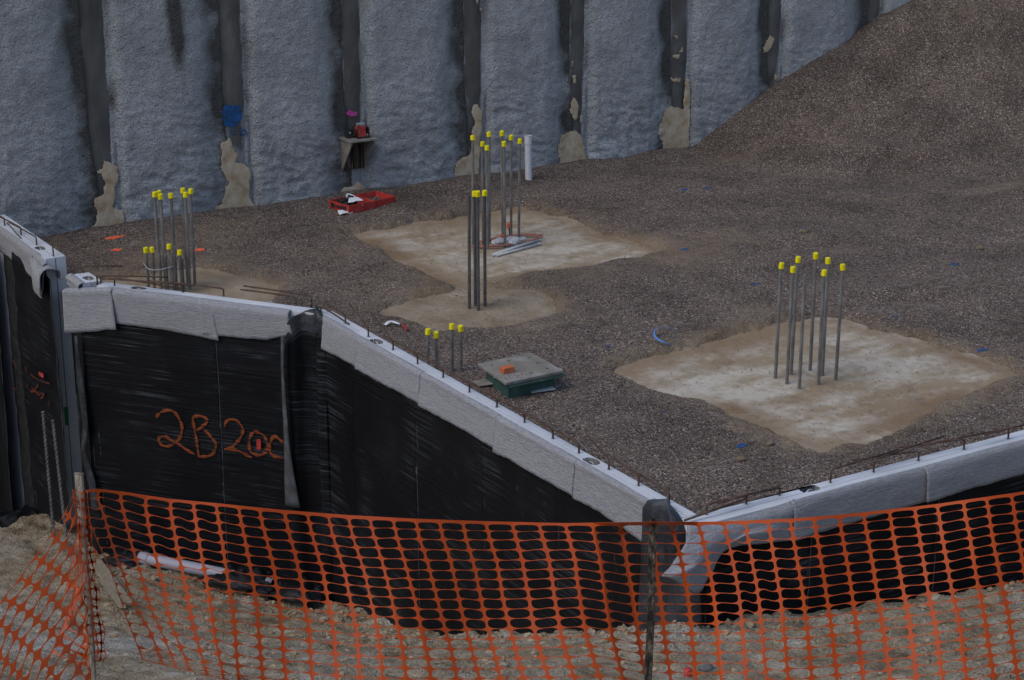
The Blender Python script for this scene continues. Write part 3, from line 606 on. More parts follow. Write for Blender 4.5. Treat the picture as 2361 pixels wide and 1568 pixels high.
def flap(w_, p0, d, nrm, s0, s1, drop, seed=0, inn=.014, lift0=.0, lift1=.02, ds=.03, off=.022, tail=.06, name='felt_flap', topz=None):
    """felt folded over the outer top edge, hanging free; ragged lower hem"""
    ns = max(4, int(abs(s1-s0)/ds)); prof = [(inn, .004), (inn*.5, .006), (.0, .006), (-off*.6, -.004), (-off, -.026)]
    t2 = np.linspace(.0, 1, 12)[1:]; nt_ = len(prof)+len(t2)
    s = np.linspace(s0, s1, ns); q = np.linspace(0, 1, ns)
    hem = (drop if not hasattr(drop, '__len__') else np.interp(q, np.linspace(0, 1, len(drop)), drop))+.012*fbm(s, s*0, .5, 3, seed)+.006*fbm(s, s*0, .05, 2, seed+4)
    lf = lift0*np.exp(-(q/.14)**2)+lift1*np.exp(-((1-q)/.1)**2)
    ii_ = inn+.012*fbm(s, s*0, .4, 3, seed+7)
    V_ = np.zeros((ns, nt_, 3))
    for j in range(nt_):
        if j < len(prof): o_ = -prof[j][0]*(ii_/inn if prof[j][0] > 0 else 1)+lf*.4; z_ = np.full(ns, ZT+prof[j][1])
        else:
            tt = t2[j-len(prof)]; o_ = off+lf*(.5+.7*tt)+.012*np.sin(tt*2.2+seed)+.016*tt*fbm(s, s*0+tt, .45, 3, seed+11)+.004*fbm(s, s*0+tt*.4, .1, 2, seed+2); z_ = ZT-.02-(hem-.02)*tt
        if topz is not None: z_ = z_+np.interp(q, np.linspace(0, 1, len(topz)), topz)
        sk = tail*(0 if j < len(prof) else t2[j-len(prof)])*np.exp(-((1-q)/.06)**2)
        V_[:, j, 0] = p0[0]+d[0]*(s+sk)-nrm[0]*o_; V_[:, j, 1] = p0[1]+d[1]*(s+sk)-nrm[1]*o_; V_[:, j, 2] = z_
    return mesh(name, V_, gridf(ns, nt_), M['felt'], w_, smooth=True, solid=.011)

def pk_(x, y): p = fl(x, y, ZT); return (p[0], p[1])
# --- C: the long diagonal of the picture (runs along y)
C_ = panel('long precast concrete wall running diagonally to the near corner, black membrane and grey felt on its face', (9.43, 19.86), (9.43, 12.43), .185, -4.0,
           [pk_(868, 787), pk_(1364, 1063)])
wC, c0, cd, cn, cL = C_
sC = lambda x, y: 19.86-at(x, y, 0, 9.41)[1]
def cbot(p0, d): return lambda s: np.minimum(cbase(p0[0]+d[0]*s-.02, p0[1]+d[1]*s-.02), .1)-.25
xsC = [(735, 735), (815, 790), (960, 880), (1117, 970), (1290, 1080), (1420, 1150)]
sm = [sC(*q) for q in xsC]+[cL+.03]
sm[0] = .12
for i in range(len(sm)-1):
    hanging('membrane_sheet', wC, c0, cd, cn, sm[i]-.05, sm[i+1]+.0, .20, cbot(c0, cd), .012+.004*(i % 2), M['memb'], seed=100+i*7, flare0=.012, edgewave=.01)
fx = [(738, 735), (827, 788), (970, 868), (1145, 965), (1325, 1068), (1500, 1172)]
sf = [sC(*q) for q in fx]
dr = [[.42, .39, .38], [.38, .37, .36], [.38, .36, .36], [.38, .37, .36], [.38, .38, .40, .44]]
for i in range(5): flap(wC, c0, cd, cn, sf[i]+(.03 if i else 0), sf[i+1]+(.03 if i < 4 else 0), dr[i], seed=31*i, lift0=.022 if i else .0, lift1=.0, off=.032+.018*(i % 2), tail=0)
def zz5(L): return [(749.4+x*.3677, 634+y*.3677) for x, y in L]
feet = zz5([(128, 303), (272, 388), (427, 468), (580, 556), (741, 642), (906, 735), (1078, 830), (1251, 925), (1429, 1027), (1592, 1117), (1780, 1220), (1966, 1322), (2157, 1430)])
ends = zz5([(0, 175), (150, 180), (290, 240), (400, 395), (545, 470), (690, 565), (855, 655), (1020, 745), (1180, 835), (1350, 930), (1660, 1030), (1790, 1140), (1960, 1245)])
for (a, b), (c, e) in zip(feet, ends):
    p = fl(a, b, ZT); dowel(wC, p[:2], .105, fl(c, e, ZT+.13))
p = fl(749.4-25*.3677, 634+110*.3677, ZT); dowel(wC, fl(1302, 0, ZT)[:2] if 0 else fl(740, 722, ZT)[:2], .09, fl(805, 748, ZT+.11))

# --- B: the oblique panel with the lettering
B0, B1 = (7.52, 22.45), (9.43, 19.80)
wB, b0, bd, bn, bL = panel('precast wall panel with orange sprayed lettering on black membrane, left of the long diagonal wall', B0, B1, .20, -4.0, [pk_(320, 664), pk_(623, 694)])
def sB(x, y):
    p = atplane(x, y, (*B0, 0), (bn[0], bn[1], 0)); return (p[:2]-b0)@bd
eb = [sB(205, 900), sB(507, 900), sB(658, 900)]
for i, (a, b) in enumerate([(-.10, eb[0]), (eb[0]-.03, eb[1]), (eb[1], eb[2]+.12)]):
    hanging('membrane_sheet', wB, b0, bd, bn, a, b, .16, cbot(b0, bd), .014+.006*(i % 2), M['memb'], seed=200+i*5, flare0=.006, amp=.009, edgewave=.012)
fb = [sB(153, 700), sB(263, 700), sB(470, 720), sB(672, 740)]
flap(wB, b0, bd, bn, fb[0], fb[1]+.02, [.56, .56, .55, .52], seed=5, off=.075, topz=[-.10, -.05, .0], inn=.04)
flap(wB, b0, bd, bn, fb[1], fb[2]+.18, [.46, .46, .47, .50], seed=8, off=.055)
flap(wB, b0, bd, bn, fb[2], fb[3], [.44, .43, .42, .40, .28], seed=14, off=.068)
zz4 = lambda x, y: (.342*x, 461.2+.342*y)
for f_, e_ in [((680, 562), (1130, 521)), ((773, 574), (1235, 600)), ((1233, 622), (690, 530)), ((1508, 648), (1010, 545)), ((1995, 707), (1622, 604)), ((2100, 700), (1643, 579))]:
    dowel(wB, fl(*zz4(*f_), ZT)[:2], .10, fl(*zz4(*e_), ZT+.12))
# sprayed lettering on the membrane
def stroke(w_, name, pts_px, p0, nrm, off, wd, m, seed=0):
    P = [atplane(x, y, (*(p0-nrm*off), 0), (nrm[0], nrm[1], 0)) for x, y in pts_px]; P = catmull(P, 6) if len(P) > 2 else P
    n3 = np.array([nrm[0], nrm[1], 0]); v = []; f = []
    for i, p in enumerate(P):
        d_ = P[min(i+1, len(P)-1)]-P[max(i-1, 0)]; d_ /= np.linalg.norm(d_)+1e-9; s_ = np.cross(d_, n3)
        ww = wd*(.75+.5*random.random()*.5+.25*math.sin(i*.7+seed)); e_ = min(i, len(P)-1-i); ww *= .55+.45*min(1, e_/3)
        for k, ox in ((-1, .0), (-.35, .004), (.35, .004), (1, 0)): v.append(p+s_*ww*k-n3*ox)
        if i:
            for k in range(3): f.append(((i-1)*4+k, (i-1)*4+k+1, i*4+k+1, i*4+k))
    return mesh(name, v, f, m, w_, smooth=True, attrs={'cov': np.tile([0., .95, .95, 0.], len(P))})
zt = lambda L: [(288.2+.2022*x, 893.4+.2022*y) for x, y in L]
ST = [[(355, 345), (400, 290), (480, 260), (560, 280), (620, 360), (650, 450), (640, 540), (590, 620), (500, 670), (430, 660), (385, 610), (400, 565), (470, 565), (540, 610), (620, 650), (700, 710), (795, 760)],
      [(845, 795), (830, 700), (810, 560), (785, 430), (775, 345), (850, 325), (925, 352), (932, 400), (870, 455), (820, 490)], [(905, 495), (935, 510), (985, 570), (1035, 640), (1020, 730), (960, 780), (850, 790)],
      [(1135, 450), (1160, 385), (1230, 365), (1300, 400), (1345, 480), (1320, 570), (1270, 630), (1210, 690), (1130, 705)], [(1150, 700), (1260, 710), (1350, 750), (1445, 800)],
      [(1470, 500), (1430, 560), (1415, 660), (1440, 740), (1530, 770), (1600, 740), (1625, 650), (1590, 560), (1510, 510), (1470, 498)], [(1700, 545), (1665, 610), (1645, 690), (1680, 770), (1760, 800), (1812, 805)], [(1700, 545), (1760, 590), (1812, 640)]]
for i, s_ in enumerate(ST): stroke(wB, 'sprayed_stroke', zt(s_), b0, bn, .036, .030, M['spray'], i)
q = [atplane(x, y, (*(b0-bn*.045), 0), (bn[0], bn[1], 0)) for x, y in zt([(1500, 590), (1545, 590), (1552, 708), (1503, 706)])]
mesh('red_tag', q, [(0, 1, 2, 3)], M['red'], wB, solid=.003)
# folded-back selvedges of the membrane showing their felt side
def edge_strip(w_, name, L, R, p0, nrm, off, m, offr=None):
    k = 30; Lx = np.interp(np.linspace(0, 1, k), np.linspace(0, 1, len(L)), [q[0] for q in L]); Ly = np.interp(np.linspace(0, 1, k), np.linspace(0, 1, len(L)), [q[1] for q in L])
    Rx = np.interp(np.linspace(0, 1, k), np.linspace(0, 1, len(R)), [q[0] for q in R]); Ry = np.interp(np.linspace(0, 1, k), np.linspace(0, 1, len(R)), [q[1] for q in R]); v = []
    for i in range(k):
        for j in range(7):
            t = j/6; o_ = off+(offr-off if offr else 0)*t+.02*math.sin(t*3.14)+.012*float(fbm(np.array([i*.2]), np.array([t]), .7, 2, 4)[0])
            v.append(atplane(Lx[i]*(1-t)+Rx[i]*t, Ly[i]*(1-t)+Ry[i]*t, (*(p0-nrm*o_), 0), (nrm[0], nrm[1], 0)))
    return mesh(name, v, gridf(k, 7), m, w_, smooth=True, solid=.008)
edge_strip(wB, 'folded_edge', [(172, 775), (177, 880), (192, 980), (186, 1040), (205, 1120), (212, 1175)], [(178, 775), (192, 880), (204, 980), (197, 1040), (220, 1110), (228, 1180)], b0, bn, .06, M['memb2'], .1)
edge_strip(wB, 'folded_edge', [(648, 775), (648, 850), (652, 950), (656, 1040), (656, 1100), (658, 1165)], [(656, 775), (654, 850), (661, 950), (669, 1040), (680, 1105), (692, 1172)], b0, bn, .15, M['feltd'], .19)

# membrane bridging the inside corner between B and C, with its hood over the wall head
def plan(s, o_):            # s < 0 along B from the corner, s > 0 along C
    if s <= 0: return b0+bd*(bL+s)-bn*o_
    return c0+cd*s-cn*o_
prof = [(-.55, .012), (-.48, .06), (-.41, .10), (-.34, .09), (-.27, .04), (-.20, .015), (-.10, .012), (-.02, .03), (.05, .07), (.11, .08), (.16, .05), (.20, .015)]
pr = catmull([(*plan(s, o_), 0) for s, o_ in prof], 4); tdrop = np.interp(np.linspace(0, 1, len(pr)), [0, .1, .25, .38, .5, .6, .75, .9, 1], [-.34, -.26, -.12, -.02, -.03, -.06, .0, .0, -.03]); zs = np.concatenate([[ZT+.06, ZT+.06, ZT+.045, ZT+.0, ZT-.06], np.linspace(ZT-.12, -3.9, 110)])
V_ = np.zeros((len(pr), len(zs), 3)); ctr = np.array([9.47, 19.95])
for i, p in enumerate(pr):
    for j, z in enumerate(zs):
        q = i/(len(pr)-1); k = ([1, .5, .18, .05, 0][j] if j < 5 else 0)*float(sstep(-.11, -.01, tdrop[i]))
        wv = .02*float(fbm(np.array([q*4]), np.array([z]), .6, 3, 7)[0])*(1 if j > 3 else 1.5)
        fld = .05*sstep(-1.2, -3.5, z)*math.sin(q*9)
        V_[i, j, :2] = p[:2]*(1-k)+ctr*k-np.array([.8, .5])*(wv+fld*.3); V_[i, j, 2] = z+(.015*math.sin(q*11) if j < 3 else 0)+tdrop[i]*max(0, 1-max(0, ZT-z)/1.2)
mesh('membrane_hood', V_[:, :9], gridf(V_.shape[0], 9), M['memb2'], wC, smooth=True, solid=.008)
mesh('corner_membrane', V_[:, 8:], gridf(V_.shape[0], V_.shape[1]-8), M['memb'], wC, smooth=True, solid=.008, attrs={'dust': np.full(V_[:, 8:, 0].shape, .12)})
# --- return stub beside the opening
wR, r0, rd, rn, rL = panel('short precast concrete stub beside the narrow gap, left end of the lettered panel', (7.41, 23.13), (7.41, 22.66), .25, -4.0, [pk_(204, 641)])
hanging('membrane_sheet', wR, r0, rd, rn, -.04, rL+.05, .3, -3.9, .02, M['memb'], seed=300)
flap(wR, r0, rd, rn, -.03, rL+.02, [.12, .18, .3], seed=3, off=.06, inn=.03)
for f_, e_ in [((560, 492), (820, 446)), ((655, 552), (700, 528))]: dowel(wR, fl(*zz4(*f_), ZT)[:2], .09, fl(*zz4(*e_), ZT+.12))
# --- A: far left panel
wA, a0, ad, an_, aL = panel('precast concrete panel at the far left edge with bare end face and rolled felt', (7.38, 31.0), (7.38, 24.07), .28, -4.8, [pk_(93, 572)])
sA = lambda x, y: 31.0-at(x, y, 0, 7.36)[1]
for i, (a, b) in enumerate([(0, sA(36, 900)), (sA(60, 900)-.05, aL+.34)]):
    hanging('membrane_sheet', wA, a0, ad, an_, a, b, .28, lambda s: -4.6+s*0, .03+.05*(1-i), M['memb'], seed=330+i*9, amp=.02, edgewave=.06, flare1=.10*(1-i)+.02)
hanging('membrane_sheet', wA, a0, ad, an_, sA(36, 900)-.06, sA(60, 900)+.05, .26, -4.6, .012, M['black'], seed=350)
flap(wA, a0, ad, an_, 0, aL-.42, [.36, .36, .36, .38], seed=21, off=.03)
flap(wA, a0, ad, an_, aL-.45, aL+.05, [.42, .50, .52, .34], seed=24, off=.05, lift1=.03, topz=[0, 0, -.02, -.06])
# curled end of the felt roll
zc_ = at(124, 638, 1, 23.9)[2]; V_ = []
rp = [(.17, -.05), (.17, .01), (.15, .07), (.10, .11), (.03, .125), (-.05, .11), (-.11, .07), (-.14, 0), (-.15, -.1), (-.14, -.2), (-.12, -.27)]
rp = catmull([(x, 0, z) for x, z in rp], 3)
for i in range(10):
    y_ = 24.5-.072*i; kk = .35+.65*min(1, i/5)
    for x, _, z in rp: V_.append((7.35+x*kk, y_+.02*math.sin(z*20), zc_+z*kk+(1-kk)*.16+.01*math.sin(3*x*9+i)))
mesh('felt_roll', V_, gridf(10, len(rp)), M['felt'], wA, smooth=True, solid=.012)
for f_, e_ in [((32, 172), (-60, 85)), ((143, 236), (-20, 105)), ((247, 302), (60, 150)), ((360, 376), (338, 245))]: dowel(wA, fl(*zz4(*f_), ZT)[:2], .11, fl(*zz4(*e_), ZT+.14))
p = fl(*zz4(140, 258), ZT+.01); q = fl(*zz4(45, 150), ZT+.14); tube('dowel_bar', [p, q], .0085, M['rust'], wA, 7)
q = [at(x, y, 1, 24.066) for x, y in [(147, 939), (157, 938), (159, 980), (151, 981)]]; mesh('green_sticker', q, [(0, 1, 2, 3)], M['sticker'], wA, solid=.003)
zA = lambda L: [(.294*x, 778.2+.294*y) for x, y in L]
for i, s_ in enumerate([[(200, 230), (205, 250), (210, 272)], [(240, 290), (300, 330), (390, 362)], [(210, 370), (240, 425), (285, 400), (300, 360)], [(250, 390), (300, 440), (345, 440), (320, 480)], [(380, 490), (384, 510), (380, 532)],
                        [(60, 150), (75, 160)], [(100, 180), (115, 205), (130, 245)], [(100, 395), (120, 405), (135, 385)]]):
    stroke(wA, 'sprayed_stroke', zA(s_), a0, an_, .06 if i < 5 else .17, .03, M['sprayf'], i)
q = [at(x, y, 0, 7.30) for x, y in zA([(302, 268), (340, 285), (342, 318), (308, 300)])]; mesh('red_tag', q, [(0, 1, 2, 3)], M['red'], wA, solid=.003)
# --- D: right panel
wD, d0, dd, dn, dL = panel('precast concrete wall running off to the right edge from the near corner', (9.43, 12.2), (20.0, 12.2), .225, -3.0, [pk_(1867, 1127)])
sD = lambda x, y: at(x, y, 1, 12.17)[0]-9.43
em = [.10, sD(1635, 1300), sD(1868, 1300), sD(2162, 1200), sD(2420, 1150), sD(2900, 1100), 10.4]
for i in range(len(em)-1):
    hanging('membrane_sheet', wD, d0, dd, dn, em[i]-.03, em[i+1], .22 if i else .10, cbot(d0, dd), .014+.006*(i % 2), M['memb'], seed=400+i*7, amp=.009, edgewave=.01)
s2 = [sD(1790, 1160), sD(1825, 1150), sD(2130, 1090), sD(2700, 1000), 10.4]
flap(wD, d0, dd, dn, s2[1], s2[2]+.10, [.36, .37, .36, .34], seed=51, off=.03, lift0=.05)
flap(wD, d0, dd, dn, s2[2], s2[3], [.33, .34, .33, .36, .38], seed=57, off=.045, lift0=.04)
flap(wD, d0, dd, dn, s2[3], s2[4], [.34, .36], seed=63, off=.03)
# slipped piece of felt drooping from the corner
G = [[(1590, 1212, -.02), (1640, 1204, -.03), (1700, 1190, -.03), (1765, 1172, -.02), (1832, 1152, -.02)],
     [(1588, 1222, .05), (1640, 1216, .05), (1702, 1206, .06), (1765, 1190, .05), (1832, 1172, .05)],
     [(1572, 1262, .13), (1625, 1252, .17), (1690, 1236, .12), (1750, 1214, .07), (1832, 1196, .06)],
     [(1548, 1302, .18), (1605, 1298, .25), (1668, 1262, .14), (1735, 1230, .12), (1832, 1214, .06)],
     [(1526, 1328, .2), (1580, 1322, .30), (1648, 1290, .16), (1712, 1238, .12), (1838, 1238, .07)],
     [(1560, 1326, .24), (1606, 1368, .26), (1640, 1322, .14), (1690, 1262, .09), (1842, 1246, .07)]]
G = np.array([[at(x, y, 1, 12.2-o_) for x, y, o_ in row] for row in G]); R1 = [catmull(list(row), 7) for row in G]; R1 = np.array(R1); R2 = np.array([catmull(list(R1[:, j]), 6) for j in range(R1.shape[1])])
n_ = fbm(R2[..., 0]*1., R2[..., 2], .25, 3, 8); R2[..., 1] -= .035*n_
mesh('slipped_felt', R2, gridf(*R2.shape[:2]), M['felt'], wD, smooth=True, solid=.011)
# membrane hood standing off the face of C at the near corner
pf = [(12.98, .005), (12.94, .05), (12.86, .09), (12.77, .10), (12.69, .06), (12.62, .03), (12.55, .07), (12.47, .12), (12.40, .13), (12.35, .09), (12.33, .02)]
pr = catmull([(9.43-o_, v_, 0) for v_, o_ in pf], 4); zs = list(np.concatenate([[ZT+.11, ZT+.10, ZT+.08, ZT+.045, ZT-.02, ZT-.08], np.linspace(ZT-.14, -1.3, 36)])); V_ = np.zeros((len(pr), len(zs), 3)); ctr = np.array([9.46, 12.66])
for i, p in enumerate(pr):
    q = i/(len(pr)-1)
    for j, z in enumerate(zs):
        k = [1, .7, .4, .17, .05, 0][j] if j < 6 else 0; wv = .02*float(fbm(np.array([q*4]), np.array([z]), .6, 3, 17)[0]); sp = max(0, ZT-.3-z)*.10*(q-.35)+.26*max(0, q-.6)/.4*float(sstep(.16, -.1, z))
        V_[i, j] = (p[0]*(1-k)+ctr[0]*k-wv, p[1]*(1-k)+ctr[1]*k-sp, z-(.05*abs(2*q-1)**2 if j < 5 else 0))
mesh('corner_membrane', V_, gridf(*V_.shape[:2]), M['memb2'], wC, smooth=True, solid=.006)
zD = lambda x, y: (1498.7+.3676*x, 991.5+.3676*y)
for f_, k_, e_ in [((353, 530), .10, (800, 366)), ((604, 465), .09, None), ((812, 410), .09, (420, 462)), ((1131, 330), .13, (1560, 124)), ((1402, 265), .13, (1840, 40)), ((1683, 192), .10, (1268, 190)), ((1968, 122), .11, (1560, 110)), ((2246, 55), .11, (1700, 100)), ((2520, -10), .11, (2100, 30))]:
    if e_: dowel(wD, fl(*zD(*f_), ZT)[:2], k_, fl(*zD(*e_), ZT+.12), .010)
    else: dowel(wD, fl(*zD(*f_), ZT)[:2], k_, fl(*zD(580, 440), ZT+.10), .010)
tube('dowel_bar', [fl(*zD(215, 567), ZT+.03), fl(*zD(600, 432), ZT+.10)], .011, M['rust'], wD, 7)

# ------------------------------------------------------------------ upright reinforcing rods
def rebar_vf(p, z1, r, pitch=.032, n=8, z0=-.05, top=None):
    """ribbed rod: slanted rings alternate between root and crest"""
    q = p if top is None else top; H_ = z1-z0; k = int(H_/(pitch/2)); v = []; f = []
    for i in range(k+1):
        t = i/k; z = z0+H_*t; rr = r*(1.15 if i % 2 else .86); c = (p[0]+(q[0]-p[0])*t, p[1]+(q[1]-p[1])*t)
        for j in range(n):
            a = 2*math.pi*j/n; dz = 0 if i in (0, k) else pitch*.38*math.cos(a); v.append((c[0]+rr*math.cos(a), c[1]+rr*math.sin(a), z+dz))
        if i:
            for j in range(n):
                m_ = (j+1) % n; f.append(((i-1)*n+j, (i-1)*n+m_, i*n+m_, i*n+j))
    f.append(tuple(range(k*n, k*n+n))); return v, f
def cap_vf(c, h=.072, r=.031):
    v = []; f = []; n = 14; ax = c[2]
    tx, ty = (random.random()-.5)*.25, (random.random()-.5)*.25
    for z, rr in ((0, .93), (.004, 1.), (h*.45, .98), (h*.9, .95), (h, .86), (h-.004, .6)):
        for j in range(n):
            a = 2*math.pi*j/n; k = rr*r*(1+(.025 if j % 2 else -.02)*(z < h*.85)); v.append((c[0]+k*math.cos(a)+tx*z, c[1]+k*math.sin(a)+ty*z, ax+z-tx*k*math.cos(a)-ty*k*math.sin(a)))
    for i in range(5):
        for j in range(n):
            m_ = (j+1) % n; f.append((i*n+j, i*n+m_, (i+1)*n+m_, (i+1)*n+j))
    f.append(tuple(range(5*n, 6*n))); f.append(tuple(range(n))[::-1]); return v, f
def rod(label, group, base_px, top_y, r=.019, capped=True, m='rebar', z0=-.05, base=None, lean=None, capm='cap'):
    p = fl(*base_px, 0) if base is None else np.array(base, float); z1 = top_on(p, top_y)
    q = (p[0]+random.uniform(-.014, .014), p[1]+random.uniform(-.014, .014))
    t = thing('starter_rod', label, 'rebar rod', (p[0], p[1], p[2] if base is not None else 0), group)
    v, f = rebar_vf(p, z1-(.03 if capped else 0), r, z0=p[2]+z0, top=q); mesh('rod', v, f, M[m], t)
    if capped:
        e = q or p; v, f = cap_vf((e[0], e[1], z1-.072), r=r*1.62); mesh('safety_cap', v, f, M[capm], t, smooth=False)
    return p, z1
ORD = ['leftmost', 'second from left', 'third from left', 'fourth from left', 'fifth from left', 'sixth from left', 'seventh from left', 'rightmost']
zr = lambda x, y: (1498.7+.3676*x, 518.8+.3676*y)
g = 'rods on the right-hand footing'
R5 = [((785, 972), 235, 1), ((857, 1010), 262, 1), ((883, 950), 198, 1), ((935, 1035), 308, 0), ((1003, 920), 173, 1), ((1055, 1025), 280, 1), ((1080, 950), 205, 1), ((1163, 985), 245, 1)]
for i, (b_, ty, c) in enumerate(R5):
    rod('%s ribbed rod of the eight on the largest footing, %s' % (ORD[i], 'yellow capped' if c else 'bare tip'), g, zr(*b_), zr(0, ty)[1], capped=bool(c), r=.02)
zc = lambda x, y: (749.4+.342*x, 172.9+.342*y)
R2_ = [((997, 1165), 408, 992), ((1066, 1140), 448, 1070), ((1098, 1178), 475, 1088), ((1108, 1120), 383, 1085), ((1197, 1090), 378, 1202), ((1212, 1166), 447, 1211), ((1254, 1100), 405, 1255), ((1305, 1140), 430, 1312)]
for i, (b_, ty, tx_) in enumerate(R2_):
    rod('%s yellow capped rod of the eight on the footing near the white pipe' % ORD[i], 'rods on the far footing', zc(*b_), zc(0, ty)[1], r=.021)
zf = lambda x, y: (749.4+.3677*x, 634+.3677*y)
for i, (b_, ty, c) in enumerate([((905, 216), 452, 0), ((942, 197), 440, 1), ((962, 226), 441, 1), ((1003, 200), 439, 1)]):
    rod('%s dark rod of the four on the small muddy footing, %s' % (ORD[i] if i < 3 else ORD[7], 'yellow capped' if c else 'uncapped'), 'rods on the small footing', zf(*b_), ty, capped=bool(c), m='rebard', r=.022)
for i, (b_, ty) in enumerate([((648, 700), 338), ((703, 690), 357), ((797, 640), 303), ((853, 640), 315)]):
    rod('%s short capped rod of the four behind the long diagonal wall' % (ORD[i] if i < 3 else ORD[7]), 'short rods behind the diagonal wall', zf(*b_), zf(0, ty)[1], r=.02)
zl = lambda x, y: (288.2+.1838*x, 403.5+.1838*y)
for i, (b_, ty) in enumerate([((450, 1420), 210), ((512, 1400), 195), ((520, 1450), 237), ((648, 1420), 228), ((790, 1400), 165), ((815, 1450), 218), ((878, 1400), 172)]):
    rod('%s tall capped rod of the seven before the grey wall, left' % (ORD[i] if i < 6 else ORD[7]), 'tall rods at left', zl(*b_), zl(0, ty)[1], r=.021)
for i, (b_, ty, c) in enumerate([((300, 1480), 905, 1), ((370, 1480), 905, 1), ((455, 1490), 985, 0), ((540, 1480), 985, 0), ((590, 1490), 868, 1), ((612, 1520), 1005, 0), ((650, 1480), 890, 0), ((725, 1500), 940, 1), ((742, 1490), 1050, 0)]):
    rod('%s short rod of nine below the tall left rods, %s' % ((ORD[:7]+['second from right', 'rightmost'])[i], 'yellow capped' if c else 'bare end'), 'short rods at left', zl(*b_), zl(0, ty)[1], capped=bool(c), r=.021)
cw = [fl(*zl(255, 1480), 0), fl(*zl(330, 1540), 0), fl(*zl(480, 1545), 0), fl(*zl(640, 1520), 0)]
zz = top_on(cw[1], zl(0, 1190)[1]); P = [np.array([p[0], p[1], zz+.02*abs(i-1.3)]) for i, p in enumerate(cw)]
o = tube('tie_wire', catmull(P, 6), .005, M['galv'], n=6, org=tuple(P[0])); tag(o, 'thin pale wire looped round the short rods at left', 'wire')
for i, (bp, tp, lab) in enumerate([((122, 1205), (99, 952), 'left of two thick threaded bars leaning on black membrane at far left'), ((150, 1205), (122, 972), 'right of two thick threaded bars leaning on black membrane at far left')]):
    p = at(*bp, 0, 6.98); q = at(*tp, 0, 7.12); t = thing('threaded_bar', lab, 'threaded bar', p, 'two threaded bars')
    v, f = rebar_vf(p, q[2], .021, pitch=.055, z0=p[2]-.2, top=q); mesh('bar', v, f, M['rebard'], t)
    box('bar_tip', (q[0], q[1], q[2]+.012), (.036, .036, .02), M['rebar'], t, bev=.006)

# ------------------------------------------------------------------ objects on the pit floor
def gp(x, y, dz=0):
    p = fl(x, y, .05); z = float(gz(np.array([p[0]]), np.array([p[1]]))[0]); p = fl(x, y, z); p[2] = z+dz; return p
p = gp(1219, 408); zt_ = top_on(p, 312)
t = thing('drain_pipe', 'upright white plastic pipe with a socket top in front of the grey wall', 'pipe', p)
def pipe_vf(p, z0, z1, r, th=.006, n=24, sock=.16):
    rs = [(z0, r), (z1-sock, r), (z1-sock+.02, r*1.12), (z1-.012, r*1.12), (z1-.01, r*1.18), (z1, r*1.18), (z1, r*1.02), (z1-.3, r*1.0)]; v = []; f = []
    for z, rr in rs:
        for j in range(n): a = 6.2832*j/n; v.append((p[0]+rr*math.cos(a)-.02*(z-z0), p[1]+rr*math.sin(a), z))
    for i in range(len(rs)-1):
        for j in range(n): k = (j+1) % n; f.append((i*n+j, i*n+k, (i+1)*n+k, (i+1)*n+j))
    f.append(tuple(range(7*n, 8*n))); return v, f
v, f = pipe_vf(p, p[2]-.1, zt_, .058); mesh('pipe_barrel', v, f, M['pvc'], t)
# manhole box
mh = [(10.41, 17.68), (11.16, 17.71), (11.12, 16.95), (10.33, 16.93)]; mc = np.mean(mh, 0)
t = thing('access_chamber', 'green metal chamber under a square dusty board with drilled holes, beside the diagonal wall', 'chamber', (*mc, 0))
def sc_(k, dx=0, dy=0): return [tuple(mc+(np.array(q)-mc)*k+[dx, dy]) for q in mh][::-1]
prism('casing', sc_(.80), -.05, .255, M['green'], t)
prism('flange', sc_(.98, .035, -.03), .232, .246, M['green'], t); 
prism('packing_board', sc_(.90, .01, -.02), .2475, .262, M['ply'], t)
lid = prism('lid', sc_(1.0), .267, .30, M['ply'], t, org=None)
hol = [(1283, 515), (1339, 551), (1397, 585), (1293, 614), (1156, 537), (1050, 563)]
cs = []
for hx, hy in hol:
    q = fl(749.4+.3677*hx, 634+.3677*hy, .30); v = []
    for z in (.255, .33):
        for j in range(12): v.append((q[0]+.026*math.cos(j*.5236)-mc[0], q[1]+.026*math.sin(j*.5236)-mc[1], z))
    me = bpy.data.meshes.new('c'); me.from_pydata(v, [], [tuple(range(12))[::-1], tuple(range(12, 24))]+[(j, (j+1) % 12, (j+1) % 12+12, j+12) for j in range(12)]); cs.append(me)
lid.data.flip_normals() if False else None
bool_cut(lid, cs)
bv = lid.modifiers.new('bevel', 'BEVEL'); bv.width = .004; bv.segments = 1; bv.limit_method = 'ANGLE'; bv.angle_limit = 1.2
q = fl(1169, 858, .30); o = box('brick', (q[0], q[1], .30+.033), (.15, .10, .066), M['brick'], None, rz=.03, bev=.005, org=(q[0], q[1], .30)); tag(o, 'orange half brick lying on the dusty chamber lid', 'brick')
r = np.random.randn(170, 2)*[.09, .05]; q2 = fl(1180, 868, .3)
o = scatter('lid_gravel', 170, np.c_[r+q2[:2], np.full(170, .304)], .004+.006*np.random.rand(170), M['stone']); tag(o, 'spilled gravel by the brick on the chamber lid', None, None, 'stuff')
for (x, y, sx, sy, lab) in [(1245, 900, .30, .20, 'small grey metal plate lying on gravel in front of the green chamber'), (1120, 886, .26, .2, 'small dusty metal plate half buried left of the green chamber')]:
    q = gp(x, y, .012); o = box('metal_plate', (q[0], q[1], q[2]+.012), (sx, sy, .012), M['galv'] if x > 1200 else M['ply'], None, rz=-.12, bev=.002, org=tuple(q)); tag(o, lab, 'plate')
